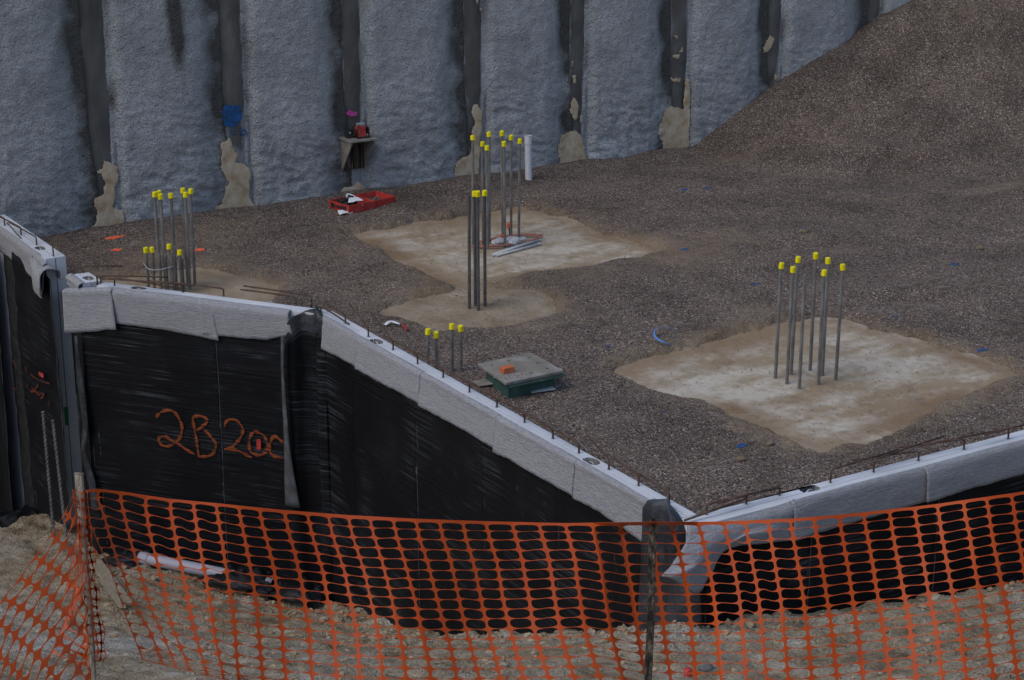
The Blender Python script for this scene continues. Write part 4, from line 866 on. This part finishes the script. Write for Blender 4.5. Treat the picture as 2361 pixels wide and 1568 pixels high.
# conduits, hose, bags and stubs on the far footing
for i, (a, b, lab) in enumerate([((1125, 1220), (1450, 1108), 'rear grey conduit of the three lying at the rods beside the white pipe'), ((1128, 1213), (1400, 1123), 'middle grey conduit of the three lying at the rods beside the white pipe'), ((1152, 1220), (1452, 1138), 'front grey conduit of the three lying at the rods beside the white pipe')]):
    p, q = fl(*zc(*a), .03), fl(*zc(*b), .03); q[2] = p[2] = .032+.0*i; t = thing('conduit', lab, 'conduit', p, 'grey conduits on the far footing')
    d_ = (q-p)/np.linalg.norm(q-p); v, f = tube_vf([p, q], .017, 12, False); mesh('conduit_tube', v, f, M['galv'], t, smooth=True, solid=.004)
    v, f = tube_vf([q-d_*.06, q-d_*.058, q, q+d_*.002], [.017, .022, .022, .018], 12, False); mesh('coupling', v, f, M['galv'], t, smooth=True)
hp = []
cxh = fl(*zc(1230, 1130), .02)
for i in range(70):
    a_ = i*.42; R_ = .50+.07*math.sin(i*.37)+.04*random.random(); hp.append((cxh[0]+.05+R_*math.cos(a_)*1.1, cxh[1]+.02+R_*.42*math.sin(a_), .03+.012*random.random()+.0003*i))
o = tube('hose', catmull(hp, 3), .009, M['hose'], n=6, org=tuple(cxh)); tag(o, 'thin terracotta hose coiled round the rods by the grey conduits', 'hose')
for (x, y, r_, lab) in [(1172, 1130, .10, 'left crumpled clear plastic bag at the rods beside the white pipe'), (1266, 1132, .12, 'right crumpled clear plastic bag at the rods beside the white pipe'), (1335, 1100, .05, 'small scrap of clear plastic on the coiled hose')]:
    q = fl(*zc(x, y), .05); bm = bmesh.new(); bmesh.ops.create_icosphere(bm, subdivisions=4, radius=1); v = np.array([w_.co for w_ in bm.verts]); f = [[w_.index for w_ in g_.verts] for g_ in bm.faces]; bm.free()
    k = 1+.35*fbm(v[:, 0]+v[:, 2], v[:, 1]-v[:, 2], .8, 4, int(x))+.2*np.abs(fbm(v[:, 0]*2, v[:, 1]*2+v[:, 2], .5, 3, 5)); v = v*k[:, None]*[r_, r_*.8, r_*.62]
    o = mesh('plastic_bag', v+[q[0], q[1], .012+r_*.5], f, M['bag'], smooth=True, org=(q[0], q[1], .01)); tag(o, lab, 'plastic bag')
for (x, y, yt, lab) in [(1190, 1100, 1075, 'low orange capped stub beside the left plastic bag'), (1240, 1085, 997, 'tall thin peg with an orange cap among the rods')]:
    q = fl(*zc(x, y), 0); zt_ = top_on(q, zc(0, yt)[1]); t = thing('marker_peg', lab, 'peg', q, 'orange capped pegs')
    tube('peg', [(q[0]+.02, q[1], -.02), (q[0], q[1], zt_-.05)], .013, M['black'], t, 8)
    v, f = cap_vf((q[0], q[1], zt_-.075), h=.075, r=.032); mesh('peg_cap', v, f, M['fluo'], t)
# red case, open flat
A_ = [fl(x, y, .10) for x, y in [(771, 478), (838, 449), (908, 456), (835, 496)]]
pA, pB, pC, pD = [q[:2] for q in A_]
# local frame: long direction from left to right hinge
ex = np.array([.95, .31]); ex /= np.linalg.norm(ex); cen = fl(838, 476, .08)[:2]
ux = fl(903, 470, .08)[:2]-fl(803, 490, .08)[:2]; Lx = np.linalg.norm(ux)/1.; ux /= np.linalg.norm(ux); uy = np.array([-ux[1], ux[0]])
t = thing('tool_case', 'open red plastic tool case lying on gravel at the foot of the grey wall', 'case', (*cen, .05)); gz0 = float(gz(np.array([cen[0]]), np.array([cen[1]]))[0])
def tray(name, cx, cy, L, W, H_, z):
    th = .018; v = []; 
    for (l, w2, z_) in ((L, W, z), (L*1.03, W*1.03, z+H_), (L*1.03-th*2, W*1.03-th*2, z+H_), (L-th*2, W-th*2, z+th)):
        for sx, sy in ((-1, -1), (1, -1), (1, 1), (-1, 1)):
            q = cen+ux*(cx+sx*l/2)+uy*(cy+sy*w2/2); v.append((q[0], q[1], z_))
    f = [(3, 2, 1, 0)]+[(i*4+j, i*4+(j+1) % 4, i*4+4+(j+1) % 4, i*4+4+j) for i in range(3) for j in range(4)]+[(12, 13, 14, 15)]
    return mesh(name, v, f, M['red'], t)
zc0 = gz0+.005
tray('tray', -.235, 0, .50, .52, .13, zc0); tray('lid', .255, .03, .44, .52, .12, zc0+.004)
def cl(x, y, z): q = cen+ux*x+uy*y; return (q[0], q[1], z)
for s in (-1, 1): box('latch', cl(-.495, s*.16, zc0+.07), (.02, .07, .07), M['black'], t, rz=math.atan2(ux[1], ux[0]))
for s in (-1, 0, 1): box('rib', cl(.255+s*.13, -.236, zc0+.06), (.02, .012, .1), M['red'], t, rz=math.atan2(ux[1], ux[0]))
box('handle', cl(-.505, 0, zc0+.075), (.03, .2, .03), M['black'], t, rz=math.atan2(ux[1], ux[0]), bev=.01)
tb = thing('power_tool', 'dark power tool lying in the open red case', 'tool', cl(-.28, .05, zc0+.02))
for (x, y, z, s) in [(-.30, .07, .10, (.24, .12, .12)), (-.18, .10, .13, (.12, .08, .1)), (-.36, -.03, .09, (.09, .16, .08)), (-.22, -.03, .09, (.1, .1, .09))]:
    box({.24: 'motor', .12: 'chuck', .09: 'grip', .1: 'battery'}[s[0]], cl(x, y, zc0+z), s, M['black'], tb, rz=.4+x, bev=.02)
tube('cable', catmull([cl(-.25, .1, zc0+.16), cl(-.2, .15, zc0+.2), cl(-.13, .08, zc0+.17), cl(-.12, 0, zc0+.12)], 5), .012, M['white'], tb, 6)
def sheetobj(name, cen3, pts, m, label, cat, amp=.01, seed=0, th=.004):
    q = np.array(pts, float); xs = np.linspace(0, 1, 9); G_ = np.array([[(q[0]*(1-a)*(1-b)+q[1]*a*(1-b)+q[2]*a*b+q[3]*(1-a)*b) for b in xs] for a in xs]); G_[..., 2] += amp*fbm(G_[..., 0], G_[..., 1], .09, 3, seed)+amp
    o = mesh(name, G_, gridf(9, 9), m, smooth=True, solid=th, org=tuple(q.mean(0))); return tag(o, label, cat)
sheetobj('paper_sheet', None, [cl(-.42, -.16, zc0+.14), cl(-.16, -.22, zc0+.15), cl(-.12, .0, zc0+.16), cl(-.27, .02, zc0+.16)], M['white'], 'white paper sheet lying in the red tool case', 'paper', .012)
q = gp(795, 496, .01); sheetobj('white_rag', None, [(q[0]-.13, q[1]-.07, q[2]), (q[0]+.13, q[1]-.03, q[2]), (q[0]+.12, q[1]+.09, q[2]+.03), (q[0]-.08, q[1]+.09, q[2]+.04)], M['white'], 'crumpled white rag on gravel in front of the red case', 'rag', .03, 3)
# strap, tape, stones, paint marks
def ribbon(name, px, wd, m, label, cat, dz=.03, vert=False):
    P = catmull([gp(x, y, dz+h) for x, y, h in px], 5); v = []
    for i, p in enumerate(P):
        d_ = P[min(i+1, len(P)-1)]-P[max(i-1, 0)]; s_ = np.cross(d_, [0, 0, 1]); s_ /= np.linalg.norm(s_)+1e-9; u_ = np.array([0, 0, .5]) if vert else np.zeros(3)
        v += [p-s_*wd/2, p+s_*wd/2+u_*wd]
    o = mesh(name, v, gridf(len(P), 2), m, smooth=True, solid=.003, org=tuple(P[0])); return tag(o, label, cat)
ribbon('packing_strap', [(1556, 805, 0), (1530, 797, .01), (1512, 790, .03), (1508, 779, .05), (1518, 771, .05), (1545, 769, .03), (1562, 770, 0)], .022, M['blue'], 'curled bright blue plastic strap on the gravel left of the largest footing', 'strap', vert=True)
ribbon('barrier_tape', [(888, 754, 0), (900, 749, .02), (914, 751, .01), (922, 752, 0)], .05, M['white'], 'crumpled white scrap of barrier tape behind the diagonal wall', 'tape')
ribbon('barrier_tape', [(926, 753, 0), (932, 759, .02), (938, 765, 0)], .04, M['red'], 'short red scrap of barrier tape behind the diagonal wall', 'tape')
def paint(x, y, w_, h_, m, label, n=36, gname=None):
    p = gp(x, y); nr_, na = 7, 30; v = []; f = []
    for i in range(nr_):
        for j in range(na):
            t = 6.2832*j/na; r_ = (i/(nr_-1))*(1+.55*float(fbm(np.array([math.cos(t)*1.3+x]), np.array([math.sin(t)*1.3+y]), .8, 3, 3)[0])+.3*(random.random()-.5)*(i == nr_-1))
            v.append((p[0]+1.3*w_*r_*math.cos(t), p[1]+1.1*h_*r_*math.sin(t)))
    v = np.array(v); z = np.maximum(gz(v[:, 0], v[:, 1]), .01)+.004+.006*np.random.rand(len(v))
    for i in range(nr_-1):
        for j in range(na): k = (j+1) % na; f.append((i*na+j, (i+1)*na+j, (i+1)*na+k, i*na+k))
    o = mesh('paint_mark', np.c_[v, z], f, m, org=tuple(p)); o['label'] = label; o['category'] = 'paint mark'
    if gname: o['group'] = gname
for (x, y, w_, lab) in [(1739, 656, .05, 'blue paint mark on gravel above the leftmost rod of the largest footing'), (1850, 531, .04, 'blue paint mark beside clods on the gravel, centre right'), (1578, 574, .05, 'blue paint mark right of the far footing corner'),
                        (2264, 825, .06, 'blue paint mark at the right corner of the largest footing'), (2066, 731, .03, 'faint blue paint mark behind the largest footing'), (1710, 1028, .05, 'blue paint mark below the largest footing, near the right wall'),
                        (2198, 610, .05, 'faint blue paint mark far right on the gravel'), (1577, 436, .05, 'blue paint mark on gravel in front of the far wall'), (1403, 800, .03, 'tiny blue paint mark left of the blue strap'), (1630, 435, .05, 'second faint blue paint mark before the gravel heap'), (1525, 950, .02, 'tiny blue paint mark left below the largest footing')]:
    paint(x, y, w_, w_*.8, M['bluep'], lab, 26 if w_ > .03 else 10, 'blue paint marks')
for (x, y, w_, lab) in [(263, 546, .12, 'longest orange paint mark at the foot of the far left pile'), (268, 578, .06, 'small orange paint mark left of the tall left rods'), (457, 577, .07, 'orange paint mark right of the tall left rods')]:
    paint(x, y, w_, .05, M['fluo'], lab, 50, 'orange paint marks')
def rock(x, y, s, m, label, on='g', z=None):
    p = gp(x, y) if on == 'g' else np.array(z)
    bm = bmesh.new(); bmesh.ops.create_icosphere(bm, subdivisions=3, radius=1); v = np.array([w_.co for w_ in bm.verts]); f = [[w_.index for w_ in g_.verts] for g_ in bm.faces]; bm.free()
    k = 1+.5*fbm(v[:, 0]+v[:, 2]*.7, v[:, 1]-v[:, 2]*.4, .9, 4, int(x)); v = v*k[:, None]*[s, s*.75, s*.55]
    o = mesh('rock', v+p+[0, 0, s*.3], f, m, smooth=False, org=tuple(p)); tag(o, label, 'rock')
for (x, y, s, lab) in [(1942, 744, .07, 'brown rock at the back edge of the largest footing'), (1908, 744, .05, 'smaller rock just left of the brown one behind the rods'), (1970, 831, .03, 'single pebble right of the rods on the largest footing'), (1850, 538, .1, 'tan clod beside the blue mark, centre right'), (1708, 1061, .07, 'pale rock on gravel below the largest footing'),
                       (1203, 798, .05, 'tan stone on gravel above the green chamber'), (1022, 790, .06, 'tan stone between the short rods behind the diagonal wall'), (2260, 575, .08, 'brown clod at far right on the gravel'), (2062, 462, .07, 'clod in front of the gravel heap'), (1675, 376, .1, 'clod at the left toe of the gravel heap'),
                       (845, 655, .05, 'brown stone above the diagonal wall corner'), (1520, 772, .05, 'tan stone on gravel near the blue strap'), (707, 625, .05, 'left clod of the pair below the second pile'), (1775, 1025, .06, 'dark brown stone at the bottom edge of the largest footing')]:
    rock(x, y, s*.8, M['dkrock'], lab)
o = None
wp = gp(1940, 1007); 

# ------------------------------------------------------------------ things on the clay bank
def cp(x, y, guess=-1.):
    lo = 8.; r = ray(x, y); r = r/np.linalg.norm(r)
    for k in range(400):
        p = C0+r*lo
        if p[2] <= float(cz(np.array([p[0]]), np.array([p[1]]))[0]): break
        lo += .05
    return p
pa = atplane(326, 1300, (*(b0-bn*.30), 0), (bn[0], bn[1], 0)); pb = atplane(480, 1330, (*(b0-bn*.28), 0), (bn[0], bn[1], 0)); pc = atplane(630, 1362, (*(b0-bn*.25), 0), (bn[0], bn[1], 0))
t = thing('plastic_pipe', 'fat pale grey plastic pipe lying in the trench at the foot of the lettered panel', 'pipe', pa)
P = [q+np.array([0, 0, .085]) for q in catmull([pa, pb, pc], 8)]; v, f = tube_vf(P, .075, 24, False); mesh('pipe_barrel', v, f, M['lilac'], t, smooth=True, solid=.008)
d_ = (P[1]-P[0])/np.linalg.norm(P[1]-P[0]); v, f = tube_vf([P[0]-d_*.01, P[0]+d_*.12, P[0]+d_*.13], [.083, .083, .076], 24, False); mesh('pipe_socket', v, f, M['lilac'], t, smooth=True, solid=.006)
# clump of black foil at the wall foot
for (x, y, w_, h_, lab) in [(560, 1318, .55, .22, 'crumpled black foil behind the grey pipe at the wall foot'), (690, 1345, .4, .2, 'crumpled black foil below the inside corner of the walls'), (300, 1268, .3, .14, 'stiff black sheet offcut above the grey pipe end'), (60, 1190, .55, .2, 'crumpled black foil at the foot of the far left panel'), (660, 1372, .35, .16, 'low black foil scrap pressed in the clay below the corner')]:
    if x < 100: c = at(x, y, 0, 7.15)
    else: c = atplane(x, y, (*(b0-bn*.22), 0), (bn[0], bn[1], 0))
    al = (ad if x < 100 else bd); xs = np.linspace(-1, 1, 34); ys = np.linspace(-1, 1, 22); A2, B2 = np.meshgrid(xs, ys, indexing='ij')
    hh = (1-A2**2)*(1-B2**4)*h_*.8*(.7+.9*fbm(A2, B2, .7, 4, x))+h_*.5*np.abs(fbm(A2, B2, .35, 4, x+3))
    nn_ = (an_ if x < 100 else bn); rx = .3
    Gp = np.stack([c[0]+al[0]*A2*w_-nn_[0]*B2*rx*(1+.2*fbm(A2, B2, .8, 2, 4)), c[1]+al[1]*A2*w_-nn_[1]*B2*rx, c[2]-.12+hh-.1*B2*0], -1)
    o = mesh('black_foil', Gp, gridf(34, 22), M['memb'], smooth=True, solid=.006, org=tuple(c)); tag(o, lab, 'plastic sheet')
# boards
q = cp(250, 1345); e1 = cp(225, 1300)
for (a, b, wd, lab) in [((222, 1305), (292, 1398), .16, 'weathered wooden board lying on the bank right of the left fence post'), ((236, 1345), (282, 1405), .07, 'narrow wooden batten beside the weathered board by the left post')]:
    p, q = cp(*a), cp(*b); d_ = (q-p); L_ = np.linalg.norm(d_); d_ /= L_; s_ = np.cross(d_, [0, 0, 1]); s_ /= np.linalg.norm(s_); n3 = np.cross(s_, d_); v = []
    for k in (-1, 1):
        for i, j in ((-.06, -1), (1.06, -.9), (1.03, 1), (-.04, 1)): v.append(p+d_*L_*i+s_*wd/2*j+n3*(.045+.015*k))
    o = mesh('wooden_board', v, [(3, 2, 1, 0), (4, 5, 6, 7), (0, 1, 5, 4), (1, 2, 6, 5), (2, 3, 7, 6), (3, 0, 4, 7)], M['wood'], org=tuple(p)); tag(o, lab, 'board')
p = cp(1586, 1562); t = thing('red_cup', 'small red plastic pipe cap on the clay behind the orange net', 'pipe cap', p)
v, f = tube_vf([p-[0, 0, .02], p+[0, 0, .075], p+[0, 0, .08], p+[0, 0, .075]], [.033, .036, .036, .031], 18, False); v2, f2 = tube_vf([p+[0, 0, .073], p+[0, 0, .0735]], [.032, .001], 18, False)
mesh('cup_wall', v, f, M['red'], t, smooth=True); mesh('cup_disc', v2, f2, M['red'], t)
p = cp(1625, 1545); rock(1625, 1545, .07, M['concrough'], 'grey stone beside the red pipe cap behind the net', 'c', p)
p = cp(2288, 1392); rock(2288, 1392, .12, M['clod'], 'tan clay clod at the foot of the right wall near the frame edge', 'c', p)

# ------------------------------------------------------------------ orange mesh fence
FD = 11.3
tops = [226, 280, 337, 393, 446, 498, 551, 600, 657, 710, 759, 806, 855, 907, 960, 1013, 1066, 1120, 1180, 1242, 1303, 1365, 1428, 1495, 1546, 1609, 1670, 1717, 1771, 1822, 1876, 1934, 1991, 2050, 2107, 2160, 2221, 2274, 2330, 2386, 2442]
topy = lambda x: np.interp(x, [170, 202, 291, 393, 513, 650, 807, 955, 1091, 1297, 1502, 1646, 1830, 1977, 2160, 2361, 2442], [1131, 1126, 1134.5, 1150, 1162, 1175.5, 1187.5, 1196, 1201, 1206, 1203, 1203, 1195.5, 1183, 1162, 1133, 1121])
KC = {-1: [(0, 174, 1131), (2, 192, 1176), (4, 212, 1222), (6, 231, 1266), (8, 251, 1309), (10, 267, 1350), (12, 281, 1392), (14, 297, 1442), (16, 318, 1497)],
      0: [(0, 226, 1127), (1, 223, 1147), (3, 239, 1192), (5, 251, 1236), (7, 267, 1281), (9, 285, 1325), (11, 299, 1370), (13, 320, 1412), (15, 350, 1462), (16, 364, 1500)],
      2: [(0, 337, 1142), (1, 334, 1165), (3, 341, 1210), (5, 351, 1256), (7, 363, 1303), (9, 374, 1349), (12, 388, 1415), (14, 403, 1462), (16, 428, 1522)],
      5: [(0, 498, 1160), (1, 501, 1181), (4, 513, 1251), (8, 527, 1340), (11, 537, 1408), (15, 545, 1511), (17, 550, 1559)],
      10: [(0, 755, 1184), (2, 768, 1236), (4, 783, 1282), (6, 797, 1326), (9, 811, 1394), (12, 823, 1463), (16, 830, 1562), (18, 834, 1606)],
      14: [(0, 958, 1196), (2, 968, 1244), (4.5, 989, 1304), (7, 1002, 1360), (9, 1013, 1405), (11, 1026, 1452), (13, 1039, 1497), (16, 1054, 1566), (18, 1062, 1612)],
      20: [(0, 1303, 1206), (2, 1314, 1246), (4, 1326, 1290), (6, 1331, 1333), (8, 1337, 1378), (10, 1344, 1423), (12, 1352, 1467), (14, 1366, 1512), (16, 1382, 1558), (18, 1396, 1604)],
      22: [(0, 1428, 1204), (4, 1447, 1302), (8, 1460, 1393), (12, 1473, 1482), (16, 1491, 1572), (18, 1498, 1616)],
      23: [(0, 1497, 1203), (4, 1512, 1300), (8, 1524, 1392), (12, 1535, 1480), (16, 1546, 1572), (18, 1551, 1616)],
      24: [(0, 1546, 1203), (3, 1568, 1278), (6, 1583, 1348), (10, 1592, 1438), (14, 1599, 1530), (18, 1610, 1618)],
      28: [(0, 1771, 1198), (4, 1785, 1290), (8, 1801, 1382), (12, 1810, 1474), (16, 1818, 1566), (18, 1822, 1612)],
      34: [(0, 2107, 1168), (4, 2122, 1256), (8, 2138, 1346), (12, 2156, 1436), (16, 2169, 1528), (18, 2176, 1574)],
      40: [(0, 2442, 1121), (4, 2457, 1208), (8, 2474, 1298), (12, 2492, 1386), (16, 2506, 1476), (18, 2512, 1522)]}
NR = 20
kc = sorted(KC); rows = np.arange(NR+1)
KX = np.array([np.interp(rows, [q[0] for q in KC[c]], [q[1] for q in KC[c]]) for c in kc]); KY = np.array([np.interp(rows, [q[0] for q in KC[c]], [q[2] for q in KC[c]]) for c in kc])
for j, c in enumerate(kc):               # extend the short columns past their last node
    last = KC[c][-1][0]
    if last < NR:
        a, b = KC[c][-2], KC[c][-1]
        for r_ in rows[rows > last]: k_ = .22 if c <= 5 else 1.; KX[j, r_] = b[1]+(b[1]-a[1])/(b[0]-a[0])*(r_-b[0])*k_; KY[j, r_] = b[2]+(b[2]-a[2])/(b[0]-a[0])*(r_-b[0])*k_
cols = list(range(-1, len(tops))); NODE = np.zeros((len(cols), NR+1, 3))
for i, c in enumerate(cols):
    # sample along key columns, keep traced top spacing
    xt = 174 if c < 0 else tops[c]
    for r_ in rows:
        kx = np.interp(c, kc, KX[:, r_]-np.array([174 if q < 0 else tops[q] for q in kc])); x_ = xt+kx; y0_ = topy(xt)
        ky = np.interp(c, kc, KY[:, r_]-np.array([topy(174 if q < 0 else tops[q]) for q in kc])); y_ = y0_+ky
        x_ += 2.2*float(fbm(np.array([c*.9]), np.array([r_*.25]), 1., 2, 5)[0]); y_ += 1.5*float(fbm(np.array([c*.6+9]), np.array([r_*.5]), 1., 2, 6)[0])*(r_ > 0)
        dpt = FD+.05*math.sin(c*.8+r_*.12)+.05*math.sin(c*.33)+.02*r_*(.3 if c > 3 else .6)/3+(.10 if 21 < c < 25 and r_ > 0 else 0)
        if r_ == 0 and 21 < c < 25: dpt = FD-.10
        NODE[i, r_] = sl(x_, y_, dpt)
def net_mesh(name, N, parent, hw=.42, swave=None, topband=True, hh=None, nh=None, m=None, seed=0):
    nc, nr = N.shape[:2]; V_ = []; F_ = []
    def ev(a, b):
        i = int(min(max(a, 0), nc-1.001)); j = int(min(max(b, 0), nr-1.001)); fa, fb = a-i, b-j
        p = (N[i, j]*(1-fa)+N[i+1, j]*fa)*(1-fb)+(N[i, j+1]*(1-fa)+N[i+1, j+1]*fa)*fb
        s = swave(a, b) if swave else 0
        if s:
            e = N[i, min(j+1, nr-1)]-N[i, j]; p = p+e*s*math.sin(2*math.pi*fa)
        return p
    rnd = random.Random(seed); K = 20
    for i in range(nc-1):
        for j in range(nr-1):
            h_ = hh(i, j) if hh else .40; nn = nh(i, j) if nh else 3.6; w_ = hw+(rnd.random()-.5)*.02; sh = (rnd.random()-.5)*.06
            tp = .16 if (j == 0 and topband) else 0; bp_ = .14 if (j == nr-2 and topband) else 0
            cy_h = .5+tp-bp_; hyy = h_-(tp+bp_)*.7; base = len(V_)
            out = []; inn = []
            for k in range(K):
                t = 2*math.pi*(k+.5)/K; ct, st_ = math.cos(t), math.sin(t)
                r_ = 1/(abs(ct)**nn+abs(st_)**nn)**(1/nn); inn.append((.5+w_*ct*r_+sh*st_*r_*.5, cy_h+hyy*st_*r_))
                r2 = 1/max(abs(ct), abs(st_)); out.append((.5+.5*ct*r2, .5+.5*st_*r2))
            for a, b in out+inn: V_.append(ev(i+a, j+b))
            # corner points so neighbours close up
            for k in range(K):
                q = (k+1) % K; F_.append((base+k, base+q, base+K+q, base+K+k))
                (a1, b1), (a2, b2) = out[k], out[q]
                if abs(a1-a2) > 1e-6 and abs(b1-b2) > 1e-6:
                    V_.append(ev(i+round(a1 if abs(a1-.5) > .49 else a2), j+round(b1 if abs(b1-.5) > .49 else b2))); F_.append((base+k, len(V_)-1, base+q))
    return mesh(name, V_, F_, m or M['orange'], parent, smooth=False, solid=.0015)
fence = thing('barrier_fence', 'orange plastic mesh barrier fence strung between two wooden stakes in the foreground', 'fence', (5.5, 9, 1.1))
def sw(a, b):
    c = a-1; k = -.15*math.exp(-((c-1.5)/3.5)**2)-.10*math.exp(-((c-26)/3.)**2)+.05*math.sin(c*1.1)
    return k*min(1, b/2.)*(1+.4*math.sin(b*.9+int(c)*1.7)) if b > .3 else 0
net_mesh('netting', NODE, fence, .442, sw, True, lambda i, j: .468 if j < 9 else .474, lambda i, j: 4.0 if j < 9 else 2.9)
WG = [[(172, 1133), (176, 1142), (180, 1152), (184, 1162)], [(148, 1184), (158, 1189), (172, 1202), (184, 1216)], [(118, 1232), (130, 1243), (147, 1258), (164, 1271), (183, 1287)],
      [(79, 1285), (96, 1293), (116, 1305), (133, 1316), (150, 1333), (168, 1346), (185, 1360)], [(44, 1333), (65, 1341), (85.5, 1353), (103, 1365), (120, 1379), (133, 1394), (150, 1410), (168, 1429), (187, 1456)],
      [(7, 1381), (27, 1389), (48, 1401), (68, 1415), (85, 1429), (103, 1442), (120, 1458), (137, 1476), (154, 1497), (168, 1517), (180, 1545)],
      [(-30, 1424), (0, 1441), (17, 1450), (34, 1465), (51, 1480), (68, 1494), (85, 1511), (103, 1528), (116, 1545), (130, 1566), (146, 1590)],
      [(-70, 1470), (-36, 1490), (0, 1515), (14, 1524), (31, 1541), (44, 1555), (58, 1570), (72, 1590), (88, 1610), (100, 1630)], [(-110, 1520), (-70, 1540), (-30, 1565), (-10, 1590), (5, 1610), (20, 1630)],
      [(-150, 1570), (-110, 1590), (-70, 1612), (-40, 1640)]]
NW = 15; N2 = np.zeros((len(WG), NW, 3)); rnd = random.Random(4)
for i, row in enumerate(WG):
    row = list(row)
    while len(row) < NW:
        dx, dy = row[-1][0]-row[-2][0], row[-1][1]-row[-2][1]; x_ = row[-1][0]+dx; y_ = row[-1][1]+max(dy, 14)
        if x_ > 186: x_ = 190+(y_-1130)*.035+rnd.uniform(-9, 6); y_ = row[-1][1]+rnd.uniform(14, 26)
        row.append((x_, y_))
    for j, (x_, y_) in enumerate(row[:NW]): N2[i, j] = sl(x_, y_, FD-.05-.10*i+(rnd.uniform(-.06, .06) if x_ > 180 else 0))
net_mesh('netting', N2, fence, .472, lambda a, b: .06*math.sin(a*1.7+b), False, lambda i, j: .455, lambda i, j: 1.9, seed=3)
# net pinched against the left stake
N3 = np.zeros((5, 20, 3))
for i in range(5):
    for j in range(20): N3[i, j] = sl(172+i*8+j*2.0+rnd.uniform(-6, 6), 1132+j*20.5+rnd.uniform(-5, 5), FD-.06+.05*((i % 2)*2-1)+.0*j)
net_mesh('netting', N3, fence, .41, None, False, lambda i, j: .42, lambda i, j: 2.1, seed=5)
def stake(ptop, pbot, wd, m, seed, ext=.6):
    a = sl(*ptop, FD-.03); b = sl(*pbot, FD-.03); b = b+(b-a)/np.linalg.norm(b-a)*ext; k = 26; v = []; rn = random.Random(seed)
    for i in range(k):
        t = i/(k-1); p = a*(1-t)+b*t; w2 = wd*(1+.07*math.sin(i*1.3+seed)+rn.uniform(-.02, .02))/2; px_ = .0025*math.sin(i*.6+seed)
        for sx, sy in ((-1, -1), (1, -1), (1, 1), (-1, 1)): v.append(p+np.array([rt[0]*(sx*w2+px_)+fw[0]*sy*w2, rt[1]*(sx*w2+px_)+fw[1]*sy*w2, 0])+(np.array([0, 0, rn.uniform(-.012, .012)]) if i == 0 else 0))
    f = [(i*4+j, i*4+(j+1) % 4, i*4+4+(j+1) % 4, i*4+4+j) for i in range(k-1) for j in range(4)]+[(0, 1, 2, 3)]
    o = mesh('fence_post', v, f, m, fence); bv = o.modifiers.new('bevel', 'BEVEL'); bv.width = .004; bv.segments = 1; return o
stake((181, 1092), (214, 1568), .042, M['wood'], 1)['label'] = 'weathered pale wooden stake, leaning'
stake((1506, 1193), (1495, 1568), .044, M['wood2'], 2)['label'] = 'dark muddy wooden stake'
tube('tie_wire', catmull([sl(1508, 1226, FD-.07), sl(1520, 1212, FD-.08), sl(1513, 1232, FD-.07), sl(1502, 1254, FD-.07), sl(1500, 1262, FD-.06)], 5), .0015, M['rust'], fence, 5)
